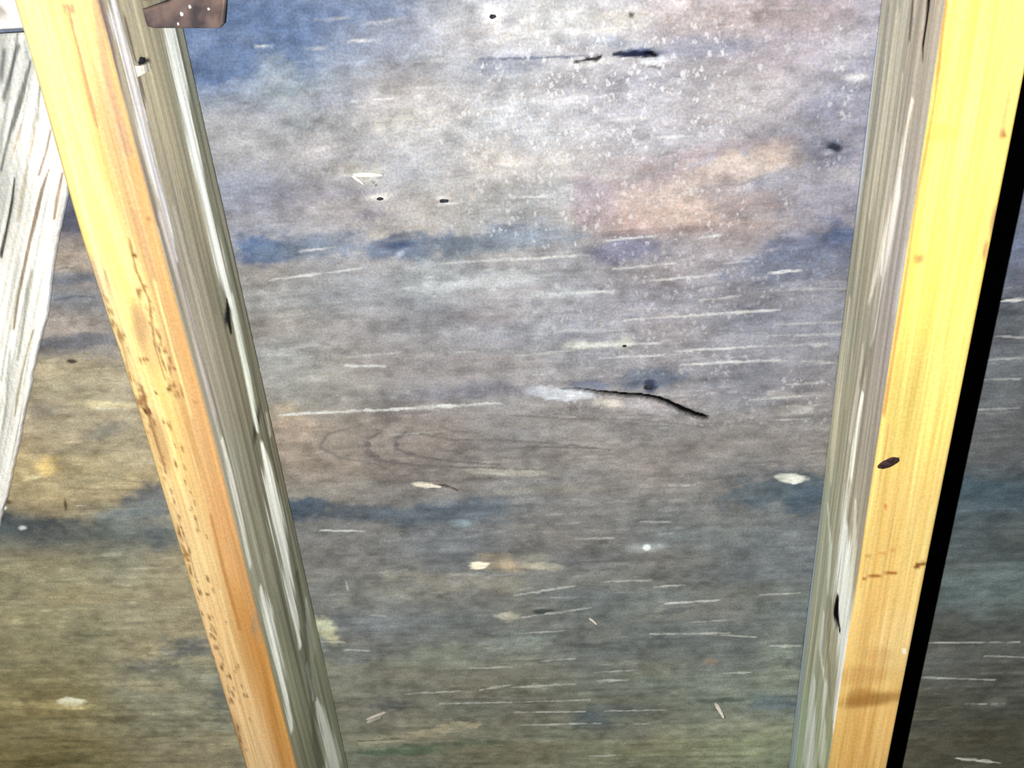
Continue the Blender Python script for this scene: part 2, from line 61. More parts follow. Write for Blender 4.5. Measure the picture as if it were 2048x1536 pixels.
STREAK_deck = [(((0.057, 0.2003, 0.0003), (0.0821, 0.198, 0.0008), (0.1007, 0.1963, 0.0008), (0.1192, 0.1946, 0.0002)), (0.353, 0.353, 0.34), 0.85), (((0.0792, 0.1826, 0.0002), (0.088, 0.1819, 0.0006), (0.0946, 0.1813, 0.0006), (0.1012, 0.1807, 0.0002)), (0.349, 0.349, 0.336), 0.85), (((0.1608, 0.194, 0.0002), (0.1797, 0.1934, 0.0006), (0.1937, 0.193, 0.0006), (0.2077, 0.1927, 0.0002)), (0.33, 0.33, 0.318), 0.85), (((0.2077, 0.193, 0.0002), (0.2262, 0.1926, 0.001), (0.24, 0.1923, 0.0009), (0.2538, 0.192, 0.0002)), (0.331, 0.331, 0.319), 0.85), (((0.2295, 0.2162, 0.0002), (0.2465, 0.216, 0.0007), (0.2593, 0.2159, 0.0007), (0.2719, 0.2158, 0.0002)), (0.343, 0.343, 0.331), 0.85), (((0.2676, 0.2014, 0.0002), (0.2824, 0.2006, 0.0006), (0.2935, 0.2, 0.0006), (0.3046, 0.1994, 0.0002)), (0.347, 0.347, 0.335), 0.85), (((0.2899, 0.21, 0.0002), (0.3065, 0.209, 0.001), (0.3189, 0.2082, 0.001), (0.3313, 0.2074, 0.0002)), (0.359, 0.359, 0.346), 0.85), (((0.2634, 0.1836, 0.0002), (0.2751, 0.1829, 0.0009), (0.2839, 0.1823, 0.0009), (0.2926, 0.1818, 0.0002)), (0.337, 0.337, 0.327), 0.85), (((0.3187, 0.1841, 0.0002), (0.3233, 0.1836, 0.0006), (0.3267, 0.1832, 0.0006), (0.3302, 0.1827, 0.0002)), (0.354, 0.354, 0.344), 0.85), (((0.2749, 0.2352, 0.0003), (0.2932, 0.2345, 0.0007), (0.3068, 0.234, 0.0007), (0.3204, 0.2335, 0.0003)), (0.366, 0.366, 0.35), 0.85), (((0.3144, 0.2336, 0.0003), (0.336, 0.2329, 0.0008), (0.3521, 0.2324, 0.0008), (0.3682, 0.2319, 0.0002)), (0.384, 0.384, 0.367), 0.85), (((0.2499, 0.2523, 0.0003), (0.2686, 0.2521, 0.0012), (0.2826, 0.2519, 0.0012), (0.2965, 0.2517, 0.0003)), (0.366, 0.366, 0.35), 0.85), (((0.3058, 0.2576, 0.0003), (0.3287, 0.257, 0.0009), (0.3458, 0.2565, 0.0009), (0.3627, 0.256, 0.0003)), (0.394, 0.394, 0.376), 0.85), (((0.2591, 0.261, 0.0003), (0.2754, 0.2607, 0.0007), (0.2876, 0.2605, 0.0007), (0.2997, 0.2602, 0.0003)), (0.372, 0.372, 0.355), 0.85), (((0.3092, 0.2676, 0.0003), (0.334, 0.2668, 0.0009), (0.3524, 0.2662, 0.0009), (0.3707, 0.2657, 0.0003)), (0.402, 0.402, 0.384), 0.85), (((0.0588, 0.2962, 0.0003), (0.0862, 0.2956, 0.0012), (0.1065, 0.2951, 0.0012), (0.1268, 0.2946, 0.0003)), (0.404, 0.404, 0.383), 0.85), (((0.1065, 0.2952, 0.0003), (0.1416, 0.2939, 0.0013), (0.1677, 0.2929, 0.0013), (0.1935, 0.2919, 0.0003)), (0.386, 0.386, 0.365), 0.85), (((0.0449, 0.297, 0.0003), (0.0559, 0.2967, 0.001), (0.0642, 0.2964, 0.001), (0.0724, 0.2962, 0.0003)), (0.422, 0.422, 0.4), 0.85), (((0.3344, 0.2003, 0.0002), (0.34, 0.2, 0.0008), (0.3442, 0.1998, 0.0008), (0.3484, 0.1996, 0.0002)), (0.37, 0.37, 0.356), 0.85), (((0.0759, 0.0645, 0.0002), (0.0795, 0.0646, 0.0005), (0.0823, 0.0647, 0.0005), (0.085, 0.0648, 0.0002)), (0.33, 0.33, 0.33), 0.85), (((0.1281, 0.0646, 0.0002), (0.1346, 0.0647, 0.0006), (0.1396, 0.0649, 0.0006), (0.1445, 0.065, 0.0002)), (0.31, 0.31, 0.31), 0.85), (((0.2237, 0.1177, 0.0002), (0.2378, 0.1175, 0.0006), (0.2483, 0.1174, 0.0005), (0.2588, 0.1172, 0.0002)), (0.318, 0.318, 0.309), 0.85), (((0.2671, 0.1136, 0.0002), (0.2759, 0.1131, 0.0005), (0.2825, 0.1128, 0.0005), (0.289, 0.1125, 0.0002)), (0.325, 0.325, 0.318), 0.85), (((0.2892, 0.1242, 0.0002), (0.298, 0.1243, 0.0006), (0.3046, 0.1244, 0.0006), (0.3111, 0.1245, 0.0002)), (0.333, 0.333, 0.326), 0.85), (((0.2101, 0.1549, 0.0002), (0.2201, 0.155, 0.0007), (0.2276, 0.1551, 0.0007), (0.235, 0.1552, 0.0002)), (0.321, 0.321, 0.309), 0.85), (((0.1647, 0.1574, 0.0002), (0.1706, 0.157, 0.0008), (0.1751, 0.1568, 0.0008), (0.1795, 0.1565, 0.0002)), (0.32, 0.32, 0.311), 0.85), (((0.111, 0.138, 0.0002), (0.1134, 0.1377, 0.0004), (0.1152, 0.1375, 0.0004), (0.117, 0.1374, 0.0002)), (0.329, 0.329, 0.32), 0.85), (((0.0948, 0.2615, 0.0003), (0.1053, 0.2619, 0.0009), (0.1132, 0.2621, 0.0009), (0.121, 0.2624, 0.0003)), (0.378, 0.378, 0.359), 0.85), (((0.056, 0.3936, 0.0003), (0.0692, 0.3941, 0.0009), (0.079, 0.3945, 0.0009), (0.0888, 0.395, 0.0003)), (0.503, 0.503, 0.468), 0.85), (((0.2957, 0.4492, 0.0004), (0.3043, 0.4485, 0.0012), (0.3107, 0.448, 0.0012), (0.3172, 0.4475, 0.0004)), (0.553, 0.553, 0.514), 0.85), (((0.3031, 0.465, 0.0004), (0.3191, 0.4637, 0.001), (0.3309, 0.4628, 0.001), (0.3428, 0.4619, 0.0004)), (0.58, 0.58, 0.539), 0.85), (((0.493, 0.2309, 0.0002), (0.5009, 0.2306, 0.001), (0.5069, 0.2303, 0.001), (0.5128, 0.23, 0.0002)), (0.491, 0.491, 0.467), 0.85), (((0.5353, 0.629, 0.0004), (0.5495, 0.6312, 0.0018), (0.5602, 0.6328, 0.0018), (0.5709, 0.6344, 0.0004)), (0.999, 0.999, 0.901), 0.85), (((0.3663, 0.2069, 0.0002), (0.3709, 0.2068, 0.0006), (0.3744, 0.2068, 0.0006), (0.3778, 0.2067, 0.0002)), (0.389, 0.389, 0.375), 0.85), (((0.3605, 0.2073, 0.0002), (0.364, 0.2076, 0.0005), (0.3666, 0.2078, 0.0005), (0.3692, 0.208, 0.0002)), (0.385, 0.385, 0.371), 0.85), (((0.1107, 0.053, 0.0002), (0.1184, 0.053, 0.0004), (0.1241, 0.053, 0.0004), (0.1298, 0.0531, 0.0002)), (0.24, 0.24, 0.236), 0.75), (((0.1027, 0.0673, 0.0002), (0.1071, 0.0673, 0.0004), (0.1105, 0.0673, 0.0004), (0.1138, 0.0674, 0.0002)), (0.242, 0.242, 0.236), 0.75), (((0.1375, 0.0565, 0.0002), (0.1452, 0.0559, 0.0006), (0.1509, 0.0555, 0.0006), (0.1566, 0.0551, 0.0002)), (0.235, 0.235, 0.231), 0.75), (((0.1594, 0.0771, 0.0002), (0.1748, 0.077, 0.0005), (0.1863, 0.0769, 0.0005), (0.1978, 0.0768, 0.0002)), (0.229, 0.229, 0.224), 0.75), (((0.1584, 0.1341, 0.0002), (0.1619, 0.134, 0.0006), (0.1646, 0.1339, 0.0006), (0.1672, 0.1339, 0.0002)), (0.23, 0.23, 0.222), 0.75), (((0.3343, 0.0979, 0.0002), (0.3417, 0.0979, 0.0004), (0.3472, 0.098, 0.0004), (0.3527, 0.0981, 0.0002)), (0.258, 0.258, 0.252), 0.75), (((0.3491, 0.0607, 0.0002), (0.3597, 0.0615, 0.0004), (0.3676, 0.0621, 0.0004), (0.3755, 0.0626, 0.0002)), (0.271, 0.271, 0.267), 0.75), (((0.1873, 0.2054, 0.0002), (0.2069, 0.2046, 0.0013), (0.2215, 0.204, 0.0013), (0.2361, 0.2034, 0.0002)), (0.239, 0.241, 0.229), 0.75), (((0.2315, 0.2412, 0.0003), (0.2501, 0.2416, 0.0007), (0.2641, 0.2419, 0.0007), (0.2779, 0.2421, 0.0003)), (0.254, 0.254, 0.241), 0.75), (((0.3201, 0.2235, 0.0002), (0.3296, 0.2228, 0.0007), (0.3367, 0.2223, 0.0007), (0.3438, 0.2218, 0.0002)), (0.267, 0.267, 0.254), 0.75), (((0.207, 0.2579, 0.0003), (0.2217, 0.2567, 0.0007), (0.2326, 0.2558, 0.0007), (0.2435, 0.2549, 0.0003)), (0.254, 0.256, 0.241), 0.75), (((0.0958, 0.2554, 0.0003), (0.1103, 0.2544, 0.0007), (0.1212, 0.2537, 0.0007), (0.132, 0.253, 0.0003)), (0.262, 0.264, 0.249), 0.75), (((0.1642, 0.254, 0.0003), (0.1706, 0.2541, 0.0005), (0.1754, 0.2541, 0.0005), (0.1802, 0.2542, 0.0003)), (0.253, 0.256, 0.24), 0.75), (((0.3613, 0.2186, 0.0002), (0.3789, 0.2188, 0.0006), (0.392, 0.219, 0.0006), (0.4051, 0.2193, 0.0002)), (0.287, 0.29, 0.275), 0.75), (((0.3659, 0.2412, 0.0003), (0.3814, 0.2413, 0.0005), (0.393, 0.2414, 0.0005), (0.4046, 0.2415, 0.0003)), (0.295, 0.297, 0.28), 0.75), (((0.3622, 0.2492, 0.0003), (0.3808, 0.2491, 0.0007), (0.3946, 0.2491, 0.0007), (0.4084, 0.249, 0.0003)), (0.297, 0.299, 0.281), 0.75), (((0.3627, 0.256, 0.0003), (0.3705, 0.256, 0.0005), (0.3763, 0.256, 0.0005), (0.3821, 0.256, 0.0003)), (0.294, 0.294, 0.279), 0.75), (((0.382, 0.2553, 0.0003), (0.3893, 0.2558, 0.0012), (0.3947, 0.2562, 0.0012), (0.4002, 0.2566, 0.0003)), (0.304, 0.306, 0.288), 0.75), (((0.3635, 0.2665, 0.0003), (0.3688, 0.2667, 0.0007), (0.3729, 0.2668, 0.0007), (0.3769, 0.2669, 0.0003)), (0.297, 0.3, 0.282), 0.75), (((0.3846, 0.2672, 0.0003), (0.3938, 0.2683, 0.0012), (0.4007, 0.2692, 0.0012), (0.4076, 0.27, 0.0003)), (0.311, 0.314, 0.295), 0.75), (((0.3752, 0.2839, 0.0003), (0.3851, 0.2834, 0.0007), (0.3924, 0.283, 0.0007), (0.3997, 0.2825, 0.0003)), (0.313, 0.313, 0.294), 0.75), (((0.3541, 0.2943, 0.0003), (0.3716, 0.2933, 0.0006), (0.3846, 0.2926, 0.0006), (0.3976, 0.2919, 0.0003)), (0.312, 0.314, 0.293), 0.75), (((0.3677, 0.3096, 0.0003), (0.3779, 0.3095, 0.0006), (0.3854, 0.3095, 0.0006), (0.393, 0.3095, 0.0003)), (0.319, 0.322, 0.3), 0.75), (((0.1931, 0.4559, 0.0004), (0.211, 0.4526, 0.0012), (0.2244, 0.4501, 0.0012), (0.2377, 0.4476, 0.0004)), (0.374, 0.381, 0.344), 0.75), (((0.1955, 0.4785, 0.0004), (0.2167, 0.4746, 0.001), (0.2325, 0.4718, 0.001), (0.2481, 0.4689, 0.0004)), (0.395, 0.399, 0.363), 0.75), (((0.1907, 0.4941, 0.0004), (0.206, 0.4929, 0.001), (0.2174, 0.4921, 0.001), (0.2288, 0.4912, 0.0004)), (0.433, 0.437, 0.388), 0.75), (((0.2559, 0.444, 0.0004), (0.2704, 0.4434, 0.0007), (0.2812, 0.443, 0.0007), (0.292, 0.4425, 0.0004)), (0.375, 0.379, 0.345), 0.75), (((0.2925, 0.495, 0.0004), (0.3162, 0.4947, 0.001), (0.334, 0.4945, 0.001), (0.3516, 0.4942, 0.0004)), (0.456, 0.461, 0.409), 0.75), (((0.3443, 0.4962, 0.0004), (0.3547, 0.497, 0.0008), (0.3624, 0.4977, 0.0008), (0.3701, 0.4983, 0.0004)), (0.468, 0.478, 0.424), 0.75), (((0.2083, 0.5227, 0.0004), (0.2192, 0.5217, 0.0008), (0.2274, 0.5209, 0.0008), (0.2355, 0.5201, 0.0004)), (0.461, 0.466, 0.413), 0.75), (((0.1848, 0.5514, 0.0004), (0.2048, 0.5498, 0.0011), (0.2198, 0.5486, 0.0011), (0.2346, 0.5474, 0.0004)), (0.488, 0.499, 0.437), 0.75), (((0.2505, 0.535, 0.0004), (0.2629, 0.5341, 0.0008), (0.2721, 0.5334, 0.0008), (0.2813, 0.5328, 0.0004)), (0.478, 0.488, 0.428), 0.75), (((0.2523, 0.5441, 0.0004), (0.2616, 0.5437, 0.0011), (0.2686, 0.5433, 0.0011), (0.2755, 0.543, 0.0004)), (0.491, 0.497, 0.44), 0.75), (((0.1861, 0.5676, 0.0004), (0.2102, 0.5666, 0.0008), (0.2281, 0.5658, 0.0008), (0.246, 0.565, 0.0004)), (0.508, 0.519, 0.454), 0.75), (((0.2576, 0.5774, 0.0004), (0.2766, 0.5768, 0.0008), (0.2908, 0.5764, 0.0008), (0.305, 0.5759, 0.0004)), (0.532, 0.537, 0.47), 0.75), (((0.1854, 0.5795, 0.0004), (0.208, 0.5789, 0.0009), (0.2249, 0.5785, 0.0009), (0.2417, 0.578, 0.0004)), (0.526, 0.532, 0.465), 0.75), (((0.1886, 0.5939, 0.0004), (0.2146, 0.593, 0.0012), (0.2341, 0.5924, 0.0012), (0.2534, 0.5917, 0.0004)), (0.542, 0.554, 0.479), 0.75), (((0.2814, 0.592, 0.0004), (0.2862, 0.5918, 0.0009), (0.2898, 0.5916, 0.0009), (0.2933, 0.5914, 0.0004)), (0.55, 0.563, 0.486), 0.75), (((0.098, 0.5589, 0.0004), (0.116, 0.5575, 0.0011), (0.1295, 0.5565, 0.0011), (0.1429, 0.5554, 0.0004)), (0.509, 0.515, 0.456), 0.75), (((0.159, 0.5543, 0.0004), (0.1694, 0.552, 0.0014), (0.1772, 0.5503, 0.0014), (0.1849, 0.5486, 0.0004)), (0.493, 0.503, 0.441), 0.75), (((0.1252, 0.5701, 0.0004), (0.1487, 0.5693, 0.0009), (0.1662, 0.5687, 0.0009), (0.1837, 0.5682, 0.0004)), (0.515, 0.526, 0.461), 0.75), (((0.1531, 0.5302, 0.0004), (0.1664, 0.5298, 0.0008), (0.1763, 0.5294, 0.0008), (0.1862, 0.5291, 0.0004)), (0.468, 0.478, 0.419), 0.75), (((0.2445, 0.6303, 0.0005), (0.2552, 0.6297, 0.0009), (0.2632, 0.6292, 0.0009), (0.2712, 0.6287, 0.0005)), (0.593, 0.606, 0.523), 0.75), (((0.3499, 0.5359, 0.0004), (0.3574, 0.5355, 0.0011), (0.3631, 0.5352, 0.0011), (0.3687, 0.5348, 0.0004)), (0.509, 0.514, 0.456), 0.75), (((0.3817, 0.5074, 0.0004), (0.3906, 0.5074, 0.0013), (0.3972, 0.5075, 0.0013), (0.4037, 0.5075, 0.0004)), (0.499, 0.504, 0.447), 0.75), (((0.3218, 0.4837, 0.0004), (0.335, 0.4827, 0.0007), (0.3448, 0.482, 0.0007), (0.3546, 0.4814, 0.0004)), (0.446, 0.456, 0.405), 0.75), (((0.3711, 0.4574, 0.0004), (0.3824, 0.4567, 0.0007), (0.3909, 0.4562, 0.0007), (0.3993, 0.4558, 0.0004)), (0.424, 0.428, 0.39), 0.75), (((0.4972, 0.2538, 0.0003), (0.5041, 0.2544, 0.0005), (0.5092, 0.2549, 0.0005), (0.5144, 0.2554, 0.0003)), (0.343, 0.346, 0.324), 0.75), (((0.4958, 0.27, 0.0003), (0.5043, 0.2698, 0.0005), (0.5107, 0.2696, 0.0005), (0.5171, 0.2694, 0.0003)), (0.349, 0.353, 0.329), 0.75), (((0.4953, 0.284, 0.0003), (0.5043, 0.284, 0.0005), (0.511, 0.284, 0.0005), (0.5176, 0.284, 0.0003)), (0.355, 0.358, 0.331), 0.75), (((0.4936, 0.5042, 0.0004), (0.5206, 0.5043, 0.0008), (0.5407, 0.5043, 0.0008), (0.5607, 0.5044, 0.0004)), (0.599, 0.606, 0.537), 0.75), (((0.5385, 0.5178, 0.0004), (0.5497, 0.5184, 0.0008), (0.5581, 0.5189, 0.0008), (0.5665, 0.5194, 0.0004)), (0.534, 0.54, 0.479), 0.75), (((0.4971, 0.5399, 0.0004), (0.5184, 0.5409, 0.0008), (0.5343, 0.5417, 0.0008), (0.5502, 0.5425, 0.0004)), (0.636, 0.643, 0.57), 0.75), (((0.5327, 0.568, 0.0004), (0.5445, 0.568, 0.0008), (0.5534, 0.5679, 0.0008), (0.5622, 0.5679, 0.0004)), (0.575, 0.588, 0.515), 0.75), (((0.4915, 0.3055, 0.0003), (0.5036, 0.3052, 0.0004), (0.5127, 0.305, 0.0004), (0.5217, 0.3049, 0.0003)), (0.361, 0.365, 0.337), 0.75), (((-0.0804, 0.2885, 0.0003), (-0.0727, 0.2888, 0.0006), (-0.067, 0.2891, 0.0006), (-0.0612, 0.2894, 0.0003)), (0.504, 0.51, 0.464), 0.75), (((0.0378, 0.5019, 0.0004), (0.0456, 0.5023, 0.0008), (0.0516, 0.5026, 0.0008), (0.0575, 0.503, 0.0004)), (0.474, 0.479, 0.425), 0.75), (((0.0562, 0.5109, 0.0004), (0.0641, 0.5113, 0.0008), (0.0701, 0.5116, 0.0008), (0.076, 0.512, 0.0004)), (0.473, 0.484, 0.429), 0.75), (((0.0672, 0.4402, 0.0004), (0.0678, 0.446, 0.0007), (0.0683, 0.4504, 0.0007), (0.0687, 0.4548, 0.0004)), (0.398, 0.402, 0.366), 0.75), (((0.0541, 0.2486, 0.0003), (0.0649, 0.2475, 0.0004), (0.0729, 0.2467, 0.0004), (0.0809, 0.2459, 0.0003)), (0.274, 0.274, 0.26), 0.75), (((0.1175, 0.3146, 0.0003), (0.1339, 0.3138, 0.0004), (0.1462, 0.3131, 0.0004), (0.1585, 0.3125, 0.0003)), (0.286, 0.288, 0.266), 0.75), (((0.1759, 0.3463, 0.0003), (0.1841, 0.3473, 0.0006), (0.1902, 0.348, 0.0006), (0.1963, 0.3488, 0.0003)), (0.298, 0.301, 0.277), 0.75), (((0.3047, 0.3601, 0.0003), (0.3114, 0.3599, 0.0006), (0.3165, 0.3598, 0.0006), (0.3215, 0.3596, 0.0003)), (0.321, 0.324, 0.301), 0.75), (((0.2846, 0.3902, 0.0003), (0.2929, 0.3903, 0.0006), (0.2991, 0.3904, 0.0006), (0.3053, 0.3905, 0.0003)), (0.337, 0.34, 0.313), 0.75), (((0.239, 0.4044, 0.0003), (0.2503, 0.4042, 0.0007), (0.2587, 0.4041, 0.0007), (0.2672, 0.404, 0.0003)), (0.339, 0.342, 0.315), 0.75), (((-0.0264, 0.4296, 0.0004), (-0.0207, 0.4316, 0.0007), (-0.0164, 0.4331, 0.0007), (-0.0121, 0.4346, 0.0004)), (0.45, 0.454, 0.409), 0.75), (((0.0812, 0.4748, 0.0004), (0.0858, 0.4752, 0.0008), (0.0892, 0.4755, 0.0008), (0.0927, 0.4759, 0.0004)), (0.435, 0.439, 0.39), 0.75), (((0.0982, 0.3062, 0.0004), (0.0748, 0.3127, 0.0006), (0.068, 0.3226, 0.0016), (0.0804, 0.3318, 0.0012), (0.1074, 0.3386, 0.0006), (0.1486, 0.3424, 0.0004)), (0.107, 0.097, 0.091), 0.7), (((0.1128, 0.3113, 0.0006), (0.1016, 0.3182, 0.0018), (0.1012, 0.3282, 0.0027), (0.1085, 0.3353, 0.0021), (0.1317, 0.3391, 0.0008), (0.1625, 0.3415, 0.0006), (0.2238, 0.3453, 0.0004)), (0.09, 0.081, 0.078), 0.8), (((0.1298, 0.3118, 0.0006), (0.1211, 0.3187, 0.002), (0.1205, 0.3259, 0.0018), (0.1326, 0.3314, 0.0014), (0.1561, 0.3364, 0.0006), (0.1901, 0.3404, 0.0004)), (0.085, 0.076, 0.074), 0.8), (((0.138, 0.3143, 0.0006), (0.1578, 0.3196, 0.0006), (0.1915, 0.3204, 0.001), (0.2248, 0.3236, 0.0012), (0.2645, 0.3301, 0.0006)), (0.1, 0.088, 0.082), 0.7), (((0.1994, 0.3012, 0.0006), (0.2354, 0.3052, 0.0006), (0.2746, 0.3063, 0.0006), (0.3232, 0.3129, 0.0006)), (0.098, 0.092, 0.086), 0.6), (((0.229, 0.3013, 0.0004), (0.2453, 0.3032, 0.001), (0.2713, 0.3108, 0.0006), (0.3297, 0.3142, 0.0006)), (0.103, 0.097, 0.088), 0.5), (((0.2079, 0.326, 0.0006), (0.2347, 0.3274, 0.0008), (0.2612, 0.3293, 0.0006)), (0.087, 0.079, 0.073), 0.7), (((0.1596, 0.3009, 0.0004), (0.1522, 0.3077, 0.0008), (0.1585, 0.3125, 0.0006), (0.1785, 0.3146, 0.0006)), (0.106, 0.096, 0.09), 0.6), (((0.0852, 0.3464, 0.0004), (0.1198, 0.3505, 0.0006), (0.1548, 0.35, 0.0004)), (0.134, 0.119, 0.105), 0.5), (((0.0527, 0.6167, 0.0025), (0.0875, 0.6103, 0.0049), (0.1177, 0.6028, 0.0045), (0.133, 0.5956, 0.0059), (0.1558, 0.5936, 0.0024)), (0.443, 0.391, 0.257), 0.7), (((0.0508, 0.6149, 0.0006), (0.0873, 0.6115, 0.0009), (0.079, 0.6103, 0.0006)), (0.116, 0.116, 0.08), 0.8), (((0.1977, 0.0776, 0.0004), (0.222, 0.0784, 0.0008), (0.2408, 0.0789, 0.0006), (0.2569, 0.0793, 0.0005)), (0.066, 0.073, 0.105), 0.8), (((0.2488, 0.0822, 0.0004), (0.2582, 0.0804, 0.0018), (0.2622, 0.0801, 0.0014)), (0.004, 0.003, 0.005), 0.95), (((0.2697, 0.079, 0.0008), (0.2782, 0.0797, 0.002), (0.2874, 0.0799, 0.0019), (0.2919, 0.0812, 0.0014)), (0.006, 0.008, 0.019), 0.95), (((0.2861, 0.0794, 0.0004), (0.2895, 0.0795, 0.001), (0.2919, 0.0812, 0.0009)), (0.002, 0.002, 0.002), 1.0), (((0.2862, 0.0855, 0.0003), (0.2901, 0.0865, 0.0004), (0.2941, 0.0877, 0.0004)), (0.047, 0.043, 0.048), 0.9), (((0.1472, 0.3561, 0.0006), (0.1524, 0.357, 0.0008), (0.159, 0.3605, 0.0006)), (0.027, 0.021, 0.016), 0.9), (((0.1293, 0.1418, 0.0004), (0.1314, 0.1439, 0.0006)), (0.01, 0.009, 0.009), 0.9), (((-0.164, 0.3718, 0.0005), (-0.1415, 0.3731, 0.0007), (-0.0648, 0.3692, 0.0007)), (0.174, 0.153, 0.101), 0.6), (((-0.0945, 0.3425, 0.0004), (-0.0739, 0.3481, 0.0009), (-0.049, 0.3512, 0.0007)), (0.22, 0.184, 0.123), 0.7), (((-0.1199, 0.3528, 0.0005), (-0.0908, 0.3555, 0.0009), (-0.0611, 0.3553, 0.0004)), (0.184, 0.158, 0.101), 0.6), (((-0.1399, 0.3225, 0.0004), (-0.1101, 0.3212, 0.0006), (-0.0706, 0.3229, 0.0004)), (0.208, 0.179, 0.124), 0.6), (((-0.0856, 0.1898, 0.0003), (-0.0716, 0.187, 0.0007), (-0.0568, 0.1919, 0.0003)), (0.084, 0.084, 0.096), 0.6), (((-0.0851, 0.2085, 0.0004), (-0.071, 0.2063, 0.0007), (-0.0582, 0.2074, 0.0005)), (0.068, 0.078, 0.094), 0.7)]
STREAK_lb = [(((0.0249, 0.0317, 0.0006), (0.0239, 0.0417, 0.0006), (0.0239, 0.0524, 0.0008), (0.0234, 0.0634, 0.0008), (0.0232, 0.0747, 0.001), (0.023, 0.084, 0.0007)), (0.259, 0.117, 0.065), 0.8), (((0.0377, 0.0299, 0.0016), (0.0343, 0.0618, 0.0019), (0.0343, 0.0963, 0.0025)), (0.238, 0.136, 0.096), 0.5), (((0.0361, 0.1037, 0.003), (0.0358, 0.1633, 0.0034), (0.0354, 0.244, 0.0034), (0.0366, 0.3317, 0.0034), (0.0356, 0.413, 0.0037)), (0.341, 0.19, 0.076), 0.65), (((0.0237, 0.1412, 0.0004), (0.0228, 0.1573, 0.0007), (0.025, 0.1741, 0.0005), (0.0209, 0.2001, 0.0006), (0.021, 0.2214, 0.0004)), (0.145, 0.059, 0.017), 0.7), (((0.0069, 0.1567, 0.0005), (0.004, 0.179, 0.0005), (0.0035, 0.2025, 0.0006), (0.0018, 0.2208, 0.0004)), (0.222, 0.11, 0.046), 0.6), (((0.03, 0.1258, 0.001), (0.0308, 0.1522, 0.0013), (0.0301, 0.1857, 0.0014), (0.0267, 0.2154, 0.0008)), (0.282, 0.161, 0.085), 0.6), (((0.0059, 0.095, 0.001), (0.005, 0.1404, 0.0013), (0.0043, 0.1848, 0.0014)), (0.521, 0.407, 0.21), 0.6), (((0.0306, 0.1631, 0.0008), (0.0298, 0.2033, 0.0007), (0.0297, 0.2438, 0.0007)), (0.558, 0.436, 0.179), 0.6), (((0.0253, 0.3128, 0.0009), (0.0243, 0.3587, 0.0013), (0.0242, 0.4043, 0.0013)), (0.288, 0.121, 0.029), 0.7), (((0.0184, 0.3707, 0.0008), (0.0173, 0.4129, 0.0008), (0.0176, 0.4676, 0.0009)), (0.657, 0.497, 0.242), 0.6), (((0.0131, 0.2874, 0.0008), (0.0134, 0.3507, 0.0011), (0.0108, 0.4351, 0.0009)), (0.66, 0.464, 0.229), 0.5), (((0.0339, 0.4217, 0.002), (0.0314, 0.4771, 0.0024), (0.0291, 0.5357, 0.0022)), (0.36, 0.167, 0.04), 0.5), (((0.0439, 0.413, 0.0008), (0.0436, 0.4771, 0.001), (0.0407, 0.5324, 0.0009)), (0.703, 0.531, 0.284), 0.5), (((0.0129, 0.3957, 0.0005), (0.0089, 0.4677, 0.0007), (0.0071, 0.536, 0.0007)), (0.703, 0.491, 0.236), 0.6), (((0.0069, 0.2241, 0.0007), (0.0058, 0.2465, 0.001), (0.0059, 0.2664, 0.0007), (0.0059, 0.2802, 0.0004)), (0.161, 0.074, 0.029), 0.7), (((0.0042, 0.3051, 0.0005), (0.0061, 0.335, 0.0008), (0.0052, 0.3585, 0.0005)), (0.308, 0.163, 0.068), 0.5)]
STREAK_rb = [(((0.4092, 0.3652, 0.0009), (0.4181, 0.363, 0.0009), (0.429, 0.3605, 0.0007)), (0.208, 0.054, 0.007), 0.9), (((0.4087, 0.3488, 0.0007), (0.4175, 0.347, 0.0007), (0.4267, 0.3432, 0.0006)), (0.355, 0.156, 0.039), 0.6), (((0.4062, 0.0512, 0.0004), (0.4074, 0.0922, 0.0005), (0.4067, 0.1338, 0.0006), (0.407, 0.1991, 0.0006), (0.4069, 0.2541, 0.0006)), (0.291, 0.102, 0.037), 0.75), (((0.4438, 0.0941, 0.0005), (0.444, 0.1346, 0.0006), (0.4447, 0.195, 0.0004)), (0.348, 0.231, 0.13), 0.5), (((0.4102, 0.2604, 0.0006), (0.4096, 0.2957, 0.0005)), (0.401, 0.203, 0.087), 0.6), (((0.408, 0.3743, 0.0009), (0.4091, 0.4351, 0.0008), (0.4098, 0.5302, 0.0008)), (0.723, 0.522, 0.175), 0.5)]
